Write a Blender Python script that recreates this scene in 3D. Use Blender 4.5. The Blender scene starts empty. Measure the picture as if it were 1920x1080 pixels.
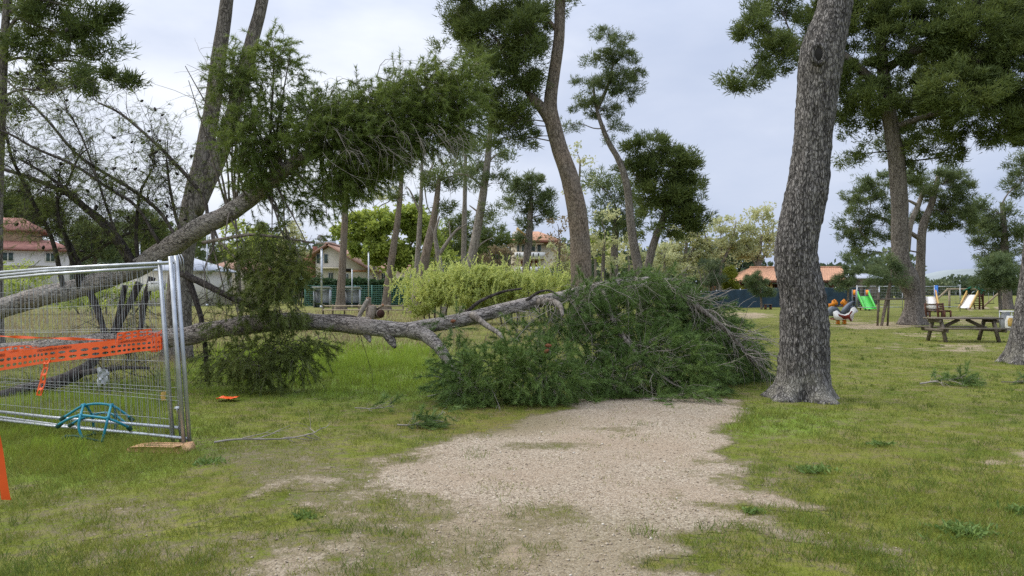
import bpy, math
import numpy as np
from mathutils import Vector

# ------------------------------------------------------------------ camera, sky, sun, exposure
sc = bpy.context.scene
COL = sc.collection
F, CX, HY, EYE = 1450.0, 960.0, 545.0, 1.6      # focal length, centre, horizon (photo pixels) and eye height (m)
cam = bpy.data.cameras.new("camera")
cam.sensor_width = 36.0
cam.lens = 36.0 * F / 1920.0
cam.clip_start = 0.1
cam.clip_end = 6000.0
cob = bpy.data.objects.new("camera", cam)
COL.objects.link(cob)
cob.location = (0, 0, EYE)
cob.rotation_euler = (math.radians(90) + math.atan((HY - 540.0) / F), 0, 0)
sc.camera = cob

SUN_EL, SUN_AZ = math.radians(52), math.radians(-62)     # sun behind cloud, up to the left and ahead
SKY_A = 0.06
world = bpy.data.worlds.new("World")
sc.world = world
world.use_nodes = True
wn, wl = world.node_tree.nodes, world.node_tree.links
wn.clear()
out = wn.new("ShaderNodeOutputWorld")
sky = wn.new("ShaderNodeTexSky")
sky.sky_type = 'NISHITA'
sky.sun_disc = False
sky.sun_elevation = SUN_EL
sky.sun_rotation = SUN_AZ
sky.dust_density = 2.0
b1 = wn.new("ShaderNodeBackground")
b1.inputs[1].default_value = SKY_A
wl.new(sky.outputs[0], b1.inputs[0])
tc = wn.new("ShaderNodeTexCoord")
mp = wn.new("ShaderNodeMapping")
mp.inputs['Scale'].default_value = (1.0, 1.0, 2.6)
wl.new(tc.outputs['Generated'], mp.inputs[0])
n1 = wn.new("ShaderNodeTexNoise")
n1.inputs['Scale'].default_value = 1.9
n1.inputs['Detail'].default_value = 7
n1.inputs['Roughness'].default_value = 0.52
wl.new(mp.outputs[0], n1.inputs[0])
sep = wn.new("ShaderNodeSeparateXYZ")
wl.new(tc.outputs['Generated'], sep.inputs[0])
gx = wn.new("ShaderNodeMath"); gx.operation = 'MULTIPLY'; gx.inputs[1].default_value = -0.30
wl.new(sep.outputs[0], gx.inputs[0])
gz_ = wn.new("ShaderNodeMath"); gz_.operation = 'MULTIPLY_ADD'; gz_.inputs[1].default_value = 0.10
wl.new(sep.outputs[2], gz_.inputs[0]); wl.new(gx.outputs[0], gz_.inputs[2])
ad = wn.new("ShaderNodeMath"); ad.operation = 'ADD'
wl.new(n1.outputs[0], ad.inputs[0]); wl.new(gz_.outputs[0], ad.inputs[1])
cr = wn.new("ShaderNodeValToRGB")
cr.color_ramp.elements[0].position = 0.28
cr.color_ramp.elements[0].color = (0.385, 0.455, 0.62, 1)
cr.color_ramp.elements[1].position = 0.74
cr.color_ramp.elements[1].color = (0.80, 0.83, 0.89, 1)
e = cr.color_ramp.elements.new(0.5); e.color = (0.52, 0.575, 0.71, 1)
wl.new(ad.outputs[0], cr.inputs[0])
b2 = wn.new("ShaderNodeBackground")
wl.new(cr.outputs[0], b2.inputs[0])
zs = wn.new("ShaderNodeMapRange"); zs.interpolation_type = 'SMOOTHSTEP'
zs.inputs['From Min'].default_value = .25; zs.inputs['From Max'].default_value = .9
zs.inputs['To Min'].default_value = 1.05; zs.inputs['To Max'].default_value = 2.3      # an overcast sky is brightest overhead
wl.new(sep.outputs[2], zs.inputs['Value']); wl.new(zs.outputs[0], b2.inputs[1])
mx = wn.new("ShaderNodeMixShader")
mx.inputs[0].default_value = 0.85
wl.new(b1.outputs[0], mx.inputs[1]); wl.new(b2.outputs[0], mx.inputs[2])
wl.new(mx.outputs[0], out.inputs[0])

sl = bpy.data.lights.new("sun", 'SUN')
sl.energy = 1.5
sl.angle = math.radians(22)
sl.color = (1.0, 0.955, 0.88)
so = bpy.data.objects.new("sun", sl)
COL.objects.link(so)
sd = Vector((math.sin(SUN_AZ) * math.cos(SUN_EL), math.cos(SUN_AZ) * math.cos(SUN_EL), math.sin(SUN_EL)))
so.rotation_euler = sd.to_track_quat('Z', 'Y').to_euler()
so.location = sd * 60

sc.view_settings.view_transform = 'Standard'
sc.view_settings.look = 'None'
sc.view_settings.exposure = 0.40
sc.view_settings.gamma = 1.0
sc.view_settings.use_curve_mapping = False
cy = sc.cycles
cy.max_bounces = 5
cy.diffuse_bounces = 3
cy.glossy_bounces = 2
cy.transmission_bounces = 3
cy.transparent_max_bounces = 6
cy.caustics_reflective = False
cy.caustics_refractive = False
cy.use_denoising = False
try:
    cy.denoiser = 'OPENIMAGEDENOISE'
except Exception:
    pass

# ------------------------------------------------------------------ small maths
A = lambda *v: np.array(v, dtype=np.float64)
def P(px, py, Y):
    return A((px - CX) / F * Y, Y, EYE + (HY - py) / F * Y)
def GY(py):
    return EYE * F / (py - HY)
def G(px, py):
    return P(px, py, GY(py))
def unit(v):
    return v / np.maximum(np.linalg.norm(v, axis=-1, keepdims=True), 1e-9)
def runit(rng, n):
    return unit(rng.normal(size=(n, 3)))
def hash3(i, j, k, seed):
    M = np.uint64(0xffffffff)
    n = (i.astype(np.int64).astype(np.uint64) * np.uint64(374761393) + j.astype(np.int64).astype(np.uint64) * np.uint64(668265263)
         + k.astype(np.int64).astype(np.uint64) * np.uint64(2246822519) + np.uint64(seed * 3266489917 % 4294967296)) & M
    n = ((n ^ (n >> np.uint64(13))) * np.uint64(1274126177)) & M
    n = ((n ^ (n >> np.uint64(15))) * np.uint64(2654435761)) & M
    return ((n ^ (n >> np.uint64(16))) & np.uint64(0xffff)).astype(np.float64) / 65535.0
def vnoise(p, seed=0):
    p = np.asarray(p, float)
    f0 = np.floor(p); t = p - f0; t = t * t * (3 - 2 * t)
    i, j, k = f0[..., 0], f0[..., 1], f0[..., 2]
    r = 0
    for a in (0, 1):
        for b in (0, 1):
            for c in (0, 1):
                w = (t[..., 0] if a else 1 - t[..., 0]) * (t[..., 1] if b else 1 - t[..., 1]) * (t[..., 2] if c else 1 - t[..., 2])
                r = r + w * hash3(i + a, j + b, k + c, seed)
    return r
def fbm(p, seed=0, octv=4, gain=.5):
    p = np.asarray(p, float); r = 0; a = 1; s = 0
    for o in range(octv):
        r = r + a * vnoise(p * (2 ** o) + o * 17.3, seed + o); s += a; a *= gain
    return r / s
def xy3(x, y, z=0.0):
    return np.stack([x, y, np.broadcast_to(z, np.shape(x))], -1)
def sstep(a, b, x):
    t = np.clip((x - a) / (b - a), 0, 1)
    return t * t * (3 - 2 * t)
def gz(x, y):
    x = np.asarray(x, float); y = np.asarray(y, float)
    r = np.hypot(x, y)
    return (fbm(xy3(x * .5, y * .5), 5, 3) - .5) * 0.07 * (1 - sstep(25, 45, r))
def spline(pts, n):
    """Catmull-Rom through rows of pts, n samples."""
    p = np.asarray(pts, float)
    if len(p) == 2:
        t = np.linspace(0, 1, n)[:, None]
        return p[0] * (1 - t) + p[1] * t
    p = np.vstack([2 * p[0] - p[1], p, 2 * p[-1] - p[-2]])
    u = np.linspace(0, len(p) - 3 - 1e-6, n)
    i = u.astype(int); t = (u - i)[:, None]
    a, b, c, d = p[i], p[i + 1], p[i + 2], p[i + 3]
    return .5 * (2 * b + (c - a) * t + (2 * a - 5 * b + 4 * c - d) * t ** 2 + (3 * b - a - 3 * c + d) * t ** 3)

# ------------------------------------------------------------------ mesh accumulator
def wloc(o):
    v = np.zeros(3)
    while o is not None:
        v = v + np.array(o.location); o = o.parent
    return v
class MB:
    def __init__(self):
        self.v, self.f, self.t, self.n = [], [], [], 0
    def add(self, v, f, tint=None):
        v = np.asarray(v, float).reshape(-1, 3)
        self.v.append(v)
        self.t.append(np.zeros(len(v)) if tint is None else np.broadcast_to(np.asarray(tint, float), (len(v),)))
        f = np.asarray(f, dtype=np.int64)
        self.f.append(f + self.n)
        self.n += len(v)
    def faces(self, v, flist, tint=None):
        """faces of mixed size"""
        v = np.asarray(v, float)
        by = {}
        for q in flist: by.setdefault(len(q), []).append(q)
        first = True; base = self.n
        self.v.append(v); self.t.append(np.zeros(len(v)) if tint is None else np.full(len(v), tint)); self.n += len(v)
        for k, q in by.items():
            self.f.append(np.asarray(q, dtype=np.int64) + base)
    def box(self, c, s, rz=0.0, R=None):
        c = np.asarray(c, float); h = np.asarray(s, float) / 2
        sg = np.array([[-1, -1, -1], [1, -1, -1], [1, 1, -1], [-1, 1, -1], [-1, -1, 1], [1, -1, 1], [1, 1, 1], [-1, 1, 1]], float)
        v = sg * h
        if R is not None: v = v @ np.asarray(R).T
        if rz:
            ca, sa = math.cos(rz), math.sin(rz)
            v = np.stack([v[:, 0] * ca - v[:, 1] * sa, v[:, 0] * sa + v[:, 1] * ca, v[:, 2]], 1)
        self.add(v + c, [[0, 3, 2, 1], [4, 5, 6, 7], [0, 1, 5, 4], [1, 2, 6, 5], [2, 3, 7, 6], [3, 0, 4, 7]])
        return self
    def beam(self, a, b, w, h=None, up=(0, 0, 1)):
        a = np.asarray(a, float); b = np.asarray(b, float); h = h or w
        d = b - a; L = np.linalg.norm(d); d = d / L
        u = np.asarray(up, float)
        if abs(d @ u) > .95: u = A(0, 1, 0)
        s = np.cross(d, u); s /= np.linalg.norm(s); u = np.cross(s, d)
        return self.box((a + b) / 2, (L, w, h), R=np.stack([d, -s if False else np.cross(u, d), u], 1))
    def tube(self, pts, rad, seg=8, cap=True):
        pts = np.asarray(pts, float); n = len(pts)
        rad = np.broadcast_to(np.asarray(rad, float), (n,))
        tg = unit(np.gradient(pts, axis=0))
        m = tg.mean(0); ref = np.eye(3)[np.argmin(np.abs(m))]
        u = np.zeros((n, 3)); 
        u0 = np.cross(tg[0], ref); u0 /= np.linalg.norm(u0)
        for i in range(n):
            u0 = u0 - tg[i] * (u0 @ tg[i]); u0 /= max(np.linalg.norm(u0), 1e-9); u[i] = u0
        w = np.cross(tg, u)
        a = np.arange(seg) / seg * 2 * np.pi
        ring = pts[:, None] + rad[:, None, None] * (np.cos(a)[None, :, None] * u[:, None] + np.sin(a)[None, :, None] * w[:, None])
        i, j = np.meshgrid(np.arange(n - 1), np.arange(seg), indexing='ij')
        j2 = (j + 1) % seg
        q = np.stack([i * seg + j, i * seg + j2, (i + 1) * seg + j2, (i + 1) * seg + j], -1).reshape(-1, 4)
        self.add(ring.reshape(-1, 3), q)
        if cap:
            b = self.n - n * seg
            self.f.append(np.array([[b + k for k in range(seg)][::-1]])); self.f.append(np.array([[b + (n - 1) * seg + k for k in range(seg)]]))
        return self
    def tubes(self, Pn, Rn, seg=3, tint=None):
        """many tubes at once: Pn (n,k,3), Rn (n,k)"""
        Pn = np.asarray(Pn, float); n, k = Pn.shape[:2]
        if n == 0: return self
        tg = unit(np.gradient(Pn, axis=1))
        m = tg.mean(1); ref = np.eye(3)[np.argmin(np.abs(m), axis=1)]
        u = unit(np.cross(tg, ref[:, None])); w = np.cross(tg, u)
        a = np.arange(seg) / seg * 2 * np.pi
        ring = Pn[:, :, None] + Rn[:, :, None, None] * (np.cos(a)[:, None] * u[:, :, None] + np.sin(a)[:, None] * w[:, :, None])
        N, I, J = np.meshgrid(np.arange(n), np.arange(k - 1), np.arange(seg), indexing='ij')
        J2 = (J + 1) % seg; b = N * k * seg
        q = np.stack([b + I * seg + J, b + I * seg + J2, b + (I + 1) * seg + J2, b + (I + 1) * seg + J], -1).reshape(-1, 4)
        self.add(ring.reshape(-1, 3), q, None if tint is None else np.repeat(tint, k * seg))
        return self
    def blades(self, p, d, L, W, tint, rng):
        n = len(p)
        if n == 0: return self
        s = unit(np.cross(d, runit(rng, n)))
        L = np.broadcast_to(L, (n,))[:, None]; W = np.broadcast_to(W, (n,))[:, None]
        v = np.stack([p - s * W / 2, p + s * W / 2, p + d * L], 1).reshape(-1, 3)
        self.add(v, np.arange(3 * n).reshape(n, 3), np.repeat(np.broadcast_to(tint, (n,)), 3))
        return self
    def leaves(self, p, d, L, W, tint, rng):
        n = len(p)
        if n == 0: return self
        s = unit(np.cross(d, runit(rng, n)))
        L = np.broadcast_to(L, (n,))[:, None]; W = np.broadcast_to(W, (n,))[:, None]
        v = np.stack([p, p + d * L * .5 - s * W / 2, p + d * L, p + d * L * .5 + s * W / 2], 1).reshape(-1, 3)
        self.add(v, np.arange(4 * n).reshape(n, 4), np.repeat(np.broadcast_to(tint, (n,)), 4))
        return self
    def build(self, name, mat, parent=None, smooth=False, loc=None):
        me = bpy.data.meshes.new(name)
        ob = bpy.data.objects.new(name, me)
        COL.objects.link(ob)
        if parent is not None: ob.parent = parent
        if loc is not None: ob.location = [float(x) for x in loc]
        off = wloc(ob)
        v = np.concatenate(self.v) - off if self.v else np.zeros((0, 3))
        me.vertices.add(len(v)); me.vertices.foreach_set('co', v.astype(np.float32).ravel())
        tot = np.concatenate([np.full(len(f), f.shape[1]) for f in self.f])
        lv = np.concatenate([f.ravel() for f in self.f])
        me.loops.add(len(lv)); me.loops.foreach_set('vertex_index', lv.astype(np.int32))
        me.polygons.add(len(tot))
        st = np.zeros(len(tot), np.int64); st[1:] = np.cumsum(tot)[:-1]
        me.polygons.foreach_set('loop_start', st.astype(np.int32))
        me.polygons.foreach_set('loop_total', tot.astype(np.int32))
        if smooth: me.polygons.foreach_set('use_smooth', np.ones(len(tot), bool))
        t = np.concatenate(self.t)
        if t.any():
            at = me.attributes.new('tint', 'FLOAT', 'POINT'); at.data.foreach_set('value', t.astype(np.float32))
        me.materials.append(mat)
        me.update()
        return ob

def tag(o, label=None, cat=None, group=None, kind=None):
    if label: o['label'] = label
    if cat: o['category'] = cat
    if group: o['group'] = group
    if kind: o['kind'] = kind
    return o
def empty(name, loc, label, cat, group=None):
    o = bpy.data.objects.new(name, None)
    COL.objects.link(o)
    o.location = [float(x) for x in loc]
    o.empty_display_size = .2
    return tag(o, label, cat, group)
def copy_tree(o, parent=None):
    c = o.copy(); COL.objects.link(c)
    if parent is not None: c.parent = parent
    for ch in list(o.children): copy_tree(ch, c)
    return c

# ------------------------------------------------------------------ materials
def newmat(name):
    m = bpy.data.materials.new(name); m.use_nodes = True
    nt = m.node_tree; nt.nodes.clear()
    o = nt.nodes.new("ShaderNodeOutputMaterial")
    b = nt.nodes.new("ShaderNodeBsdfPrincipled")
    nt.links.new(b.outputs[0], o.inputs[0])
    return m, nt, b, o
def node(nt, t, **kw):
    n = nt.nodes.new(t)
    for k, v in kw.items():
        if k in n.inputs: n.inputs[k].default_value = v
        else: setattr(n, k, v)
    return n
def mixc(nt, fac, a, b, blend='MIX'):
    n = nt.nodes.new("ShaderNodeMix"); n.data_type = 'RGBA'; n.blend_type = blend
    for s, v in ((0, fac), (6, a), (7, b)):
        if hasattr(v, 'is_linked') or hasattr(v, 'links'): nt.links.new(v, n.inputs[s])
        elif s == 0: n.inputs[0].default_value = v
        else: n.inputs[s].default_value = (*v, 1) if len(v) == 3 else v
    return n.outputs[2]
def ramp(nt, src, stops):
    n = nt.nodes.new("ShaderNodeValToRGB")
    el = n.color_ramp.elements
    while len(el) < len(stops): el.new(.5)
    for e_, (p, c) in zip(el, stops):
        e_.position = p; e_.color = (c, c, c, 1) if np.isscalar(c) else (*c, 1)
    nt.links.new(src, n.inputs[0])
    return n.outputs[0]
def simple(name, col, rough=.7, var=.25, scale=6.0, metal=0.0, bump=0.0, bscale=40.0, spec=.3, dirt=None):
    m, nt, b, o = newmat(name)
    t = node(nt, "ShaderNodeTexCoord")
    n = node(nt, "ShaderNodeTexNoise", Scale=scale, Detail=6.0)
    nt.links.new(t.outputs['Object'], n.inputs[0])
    c = np.array(col)
    f = ramp(nt, n.outputs[0], [(.3, 0.0), (.7, 1.0)])
    cc = mixc(nt, f, tuple(c * (1 - var)), tuple(np.minimum(c * (1 + var), .95)))
    if dirt is not None:
        n2 = node(nt, "ShaderNodeTexNoise", Scale=scale * 3.1, Detail=8.0, Roughness=.7)
        nt.links.new(t.outputs['Object'], n2.inputs[0])
        cc = mixc(nt, ramp(nt, n2.outputs[0], [(.5, 0.0), (.72, 1.0)]), cc, dirt)
    nt.links.new(cc, b.inputs['Base Color'])
    b.inputs['Roughness'].default_value = rough
    b.inputs['Metallic'].default_value = metal
    b.inputs['Specular IOR Level'].default_value = spec
    if bump:
        n3 = node(nt, "ShaderNodeTexNoise", Scale=bscale, Detail=5.0)
        nt.links.new(t.outputs['Object'], n3.inputs[0])
        bp = node(nt, "ShaderNodeBump", Strength=bump, Distance=.02)
        nt.links.new(n3.outputs[0], bp.inputs['Height']); nt.links.new(bp.outputs[0], b.inputs['Normal'])
    return m
def foliage(name, dark, light, trans=.25, rough=.6, third=None):
    m, nt, b, o = newmat(name)
    at = node(nt, "ShaderNodeAttribute", attribute_name='tint')
    g = node(nt, "ShaderNodeNewGeometry")
    rnd = node(nt, "ShaderNodeMath", operation='MULTIPLY_ADD'); rnd.inputs[1].default_value = .35
    nt.links.new(g.outputs['Random Per Island'], rnd.inputs[0])
    sc_ = node(nt, "ShaderNodeMath", operation='MULTIPLY_ADD'); sc_.inputs[1].default_value = .8; sc_.inputs[2].default_value = -.08
    nt.links.new(at.outputs['Fac'], sc_.inputs[0]); nt.links.new(sc_.outputs[0], rnd.inputs[2])
    if third is None: third = tuple(np.array(light) * np.array([1.25, 1.1, .9]))
    c = ramp(nt, rnd.outputs[0], [(0.0, dark), (.6, light), (1.0, third)])
    nt.links.new(c, b.inputs['Base Color'])
    b.inputs['Roughness'].default_value = rough
    b.inputs['Specular IOR Level'].default_value = .25
    if trans:
        t = node(nt, "ShaderNodeBsdfTranslucent"); nt.links.new(mixc(nt, .5, c, third), t.inputs[0])
        x = node(nt, "ShaderNodeMixShader"); x.inputs[0].default_value = trans
        nt.links.new(b.outputs[0], x.inputs[1]); nt.links.new(t.outputs[0], x.inputs[2]); nt.links.new(x.outputs[0], o.inputs[0])
    return m
def bark(name, crack, plate, plate2, scale=9.0, axis=(1, 1, .42), bump=.8, warm=None, moss=None, wid=.16, lichen=None, e0=.10):
    m, nt, b, o = newmat(name)
    t = node(nt, "ShaderNodeTexCoord")
    mpn = node(nt, "ShaderNodeMapping"); mpn.inputs['Scale'].default_value = axis
    nt.links.new(t.outputs['Object'], mpn.inputs[0])
    nz = node(nt, "ShaderNodeTexNoise", Scale=scale * .8, Detail=3.0)
    nt.links.new(mpn.outputs[0], nz.inputs[0])
    av = node(nt, "ShaderNodeVectorMath", operation='MULTIPLY_ADD')
    nt.links.new(nz.outputs['Color'], av.inputs[0]); av.inputs[1].default_value = (1.7 / scale,) * 3
    nt.links.new(mpn.outputs[0], av.inputs[2])
    v = node(nt, "ShaderNodeTexVoronoi", feature='DISTANCE_TO_EDGE', Scale=scale)
    v2 = node(nt, "ShaderNodeTexVoronoi", feature='F1', Scale=scale)
    nt.links.new(av.outputs[0], v.inputs['Vector']); nt.links.new(av.outputs[0], v2.inputs['Vector'])
    fine = node(nt, "ShaderNodeTexNoise", Scale=scale * 5, Detail=6.0, Roughness=.7)
    nt.links.new(mpn.outputs[0], fine.inputs[0])
    big = node(nt, "ShaderNodeTexNoise", Scale=1.3, Detail=4.0)
    nt.links.new(t.outputs['Object'], big.inputs[0])
    sepc = node(nt, "ShaderNodeSeparateColor"); nt.links.new(v2.outputs['Color'], sepc.inputs[0])
    pc = mixc(nt, sepc.outputs[0], plate, plate2)
    mp2 = node(nt, "ShaderNodeMapping"); mp2.inputs['Scale'].default_value = tuple(1.0 if q == 1 else q * .35 for q in axis)
    nt.links.new(t.outputs['Object'], mp2.inputs[0])
    fis = node(nt, "ShaderNodeTexNoise", Scale=scale * .55, Detail=4.0, Roughness=.6); nt.links.new(mp2.outputs[0], fis.inputs[0])
    pc = mixc(nt, ramp(nt, fine.outputs[0], [(.35, 0.0), (.7, .7)]), pc, tuple(np.array(plate) * .55))
    if warm is not None:
        pc = mixc(nt, ramp(nt, big.outputs[0], [(.45, 0.0), (.65, .75)]), pc, warm)
    if moss is not None:
        pc = mixc(nt, ramp(nt, big.outputs[0], [(.30, .6), (.45, 0.0)]), pc, moss)
    ad0 = node(nt, "ShaderNodeMath", operation='MULTIPLY_ADD'); ad0.inputs[1].default_value = .5; ad0.inputs[2].default_value = -.25; nt.links.new(fis.outputs[0], ad0.inputs[0])
    adv = node(nt, "ShaderNodeMath", operation='ADD'); nt.links.new(ad0.outputs[0], adv.inputs[0]); nt.links.new(v.outputs['Distance'], adv.inputs[1])
    ad_ = node(nt, "ShaderNodeMath", operation='MULTIPLY_ADD'); ad_.inputs[1].default_value = .34; 
    nt.links.new(fine.outputs[0], ad_.inputs[0]); nt.links.new(adv.outputs[0], ad_.inputs[2])
    ed = ramp(nt, ad_.outputs[0], [(e0, 0.0), (e0 + wid * 1.3, 1.0)])
    cc = mixc(nt, ed, crack, pc)
    if lichen is not None:      # pale lichen crust on the foot of the trunk
        sz = node(nt, "ShaderNodeSeparateXYZ"); nt.links.new(t.outputs['Object'], sz.inputs[0])
        f1 = node(nt, "ShaderNodeMapRange"); f1.inputs['From Min'].default_value = .62; f1.inputs['From Max'].default_value = .10; nt.links.new(sz.outputs[2], f1.inputs['Value'])
        l3 = node(nt, "ShaderNodeTexNoise", Scale=5.0, Detail=6.0); nt.links.new(t.outputs['Object'], l3.inputs[0])
        f2 = node(nt, "ShaderNodeMath", operation='MULTIPLY'); nt.links.new(f1.outputs[0], f2.inputs[0]); nt.links.new(ramp(nt, l3.outputs[0], [(.42, 0.0), (.56, .85)]), f2.inputs[1])
        cc = mixc(nt, f2.outputs[0], cc, mixc(nt, fine.outputs[0], (.22, .20, .15), lichen))
    nt.links.new(cc, b.inputs['Base Color'])
    b.inputs['Roughness'].default_value = .9
    b.inputs['Specular IOR Level'].default_value = .15
    hsum = node(nt, "ShaderNodeMath", operation='MULTIPLY_ADD'); hsum.inputs[1].default_value = .35
    nt.links.new(fine.outputs[0], hsum.inputs[0]); nt.links.new(ed, hsum.inputs[2])
    bp = node(nt, "ShaderNodeBump", Strength=bump, Distance=.03)
    nt.links.new(hsum.outputs[0], bp.inputs['Height']); nt.links.new(bp.outputs[0], b.inputs['Normal'])
    return m

M = {}
M['bark_big'] = bark('bark_big', (.030, .026, .024), (.36, .335, .31), (.15, .136, .126), 30.0, (1, 1, .30), 1.0, wid=.20, lichen=(.50, .47, .41), e0=.10)
M['bark'] = bark('bark', (.065, .054, .045), (.30, .262, .225), (.17, .145, .125), 17.0, (1, 1, .4), .8)
M['bark_brown'] = bark('bark_brown', (.075, .058, .043), (.31, .255, .205), (.19, .15, .12), 16.0, (1, 1, .45), .7, warm=(.27, .205, .155))
M['bark_pale'] = bark('bark_pale', (.08, .065, .05), (.36, .32, .275), (.25, .215, .185), 12.0, (1, 1, .35), .5)
M['bark_fallen'] = bark('bark_fallen', (.07, .058, .05), (.46, .415, .375), (.30, .265, .235), 24.0, (.42, 1, 1), .9, warm=(.33, .275, .23), wid=.16, e0=.06)
M['twig'] = simple('twig', (.16, .135, .115), .9, .35, 9)
M['twig_pale'] = simple('twig_pale', (.27, .24, .205), .9, .3, 9)
M['twig_dark'] = simple('twig_dark', (.045, .036, .03), .9, .3, 9)
M['limb_grey'] = bark('limb_grey', (.04, .033, .03), (.16, .137, .12), (.10, .085, .075), 14.0, (1, 1, .6), .5)
M['deadlimb'] = bark('deadlimb', (.026, .021, .019), (.11, .094, .083), (.065, .055, .049), 12.0, (1, 1, .6), .6)
M['pine'] = foliage('pine', (.048, .074, .020), (.135, .180, .052), .38)
M['pine_far'] = foliage('pine_far', (.064, .095, .040), (.150, .196, .078), .38)
M['pine_pale'] = foliage('pine_pale', (.050, .080, .045), (.115, .155, .080), .3)
M['needle'] = foliage('needle', (.036, .072, .020), (.145, .232, .060), .22, .5)
M['needle_lean'] = foliage('needle_lean', (.060, .095, .020), (.185, .250, .060), .38, .5)
M['needle_olive'] = foliage('needle_olive', (.060, .084, .020), (.160, .200, .050), .28, .6)
M['needle_sap'] = foliage('needle_sap', (.065, .105, .045), (.155, .210, .095), .3)
M['decid'] = foliage('decid', (.32, .36, .18), (.50, .53, .30), .55)
M['decid_green'] = foliage('decid_green', (.19, .27, .045), (.36, .44, .10), .5)
M['bush'] = foliage('bush', (.31, .39, .11), (.53, .60, .22), .5)
M['hedge'] = foliage('hedge', (.028, .062, .030), (.06, .110, .045), .2)
M['thuja'] = foliage('thuja', (.11, .145, .02), (.22, .245, .03), .25)
M['dry'] = foliage('dry', (.17, .13, .085), (.30, .245, .15), .25)
M['redbush'] = foliage('redbush', (.17, .075, .05), (.26, .13, .08), .25)
M['lawn'] = foliage('lawn', (.108, .154, .015), (.232, .265, .034), .3, third=(.34, .30, .10))
M['tallgrass'] = foliage('tallgrass', (.13, .215, .024), (.27, .37, .05), .4)
M['tuft'] = foliage('tuft', (.065, .115, .014), (.17, .24, .030), .3, third=(.24, .22, .09))
M['weed'] = foliage('weed', (.095, .16, .035), (.18, .27, .07), .25)
M['galv'] = simple('galv', (.46, .48, .50), .42, .18, 9, metal=.75, spec=.5)
M['wire'] = simple('wire', (.42, .43, .44), .45, .15, 9, metal=.6)
M['wood_grey'] = simple('wood_grey', (.15, .125, .095), .85, .35, 5, bump=.3, bscale=30)
M['wood_pale'] = simple('wood_pale', (.38, .31, .22), .8, .2, 5)
M['wood_brown'] = simple('wood_brown', (.12, .05, .032), .7, .25, 5)
M['white'] = simple('white', (.75, .74, .71), .6, .06, 3, dirt=(.52, .50, .46))
M['cream'] = simple('cream', (.62, .55, .40), .85, .1, 2, dirt=(.48, .42, .32))
M['offwhite'] = simple('offwhite', (.66, .62, .55), .85, .08, 1.5, dirt=(.50, .47, .42))
M['tanwall'] = simple('tanwall', (.42, .30, .18), .9, .15, 2, bump=.3)
M['red_roof'] = simple('red_roof', (.32, .15, .115), .85, .2, 2, bump=.3)
M['tile_dull'] = simple('tile_dull', (.35, .205, .15), .85, .25, 3, dirt=(.25, .16, .12))
M['clay'] = simple('clay', (.50, .27, .16), .85, .22, 3, dirt=(.36, .19, .12))
M['grey_roof'] = simple('grey_roof', (.42, .44, .48), .7, .12, 2)
M['glass_dark'] = simple('glass_dark', (.035, .045, .055), .12, .2, 2, spec=.6)
M['shutter'] = simple('shutter', (.07, .10, .10), .6, .2, 5)
M['dark'] = simple('dark', (.02, .018, .016), .9, .2, 3)
M['rust'] = simple('rust', (.22, .085, .06), .8, .2, 3)
M['screen'] = simple('screen', (.028, .055, .080), .75, .25, 1.2, bump=.5, bscale=3)
M['orange'] = simple('orange', (.86, .115, .022), .45, .08, 6, spec=.4)
M['orange_play'] = simple('orange_play', (.80, .27, .02), .5, .1, 4)
M['green_play'] = simple('green_play', (.10, .60, .09), .35, .08, 3)
M['white_play'] = simple('white_play', (.80, .79, .77), .4, .05, 3)
M['yellow_play'] = simple('yellow_play', (.55, .36, .12), .6, .15, 3)
M['blue_play'] = simple('blue_play', (.03, .16, .50), .5, .1, 3)
M['grey_play'] = simple('grey_play', (.12, .14, .17), .5, .15, 3)
M['red_play'] = simple('red_play', (.20, .03, .02), .6, .15, 3)
M['teal_play'] = simple('teal_play', (.02, .20, .15), .6, .1, 3)
M['blue_pipe'] = simple('blue_pipe', (.022, .225, .30), .45, .2, 7)
M['green_pad'] = simple('green_pad', (.02, .065, .045), .7, .2, 9)
M['concrete'] = simple('concrete', (.60, .36, .19), .85, .2, 9, bump=.3)
M['paper'] = simple('paper', (.80, .79, .76), .7, .04, 9)
M['ink'] = simple('ink', (.02, .018, .02), .8, .1, 9)
M['plastic'] = simple('plastic', (.44, .46, .48), .35, .1, 8)
M['yellow_bag'] = simple('yellow_bag', (.55, .36, .10), .5, .15, 8)
M['bag_grey'] = simple('bag_grey', (.24, .25, .26), .4, .2, 8)
M['cut'] = simple('cut', (.33, .16, .085), .85, .25, 12, bump=.2)
M['cut_dark'] = simple('cut_dark', (.055, .025, .018), .9, .25, 12)
M['log'] = bark('log', (.07, .055, .045), (.34, .29, .24), (.27, .22, .18), 6.0, (1, 1, .6), .5)
M['cone'] = simple('cone', (.20, .075, .035), .8, .25, 30)
M['cone_dark'] = simple('cone_dark', (.03, .024, .02), .8, .25, 30)
M['stone'] = simple('stone', (.42, .38, .32), .9, .3, 40)
M['twine'] = simple('green_wire', (.08, .20, .16), .6, .1, 9)

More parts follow.
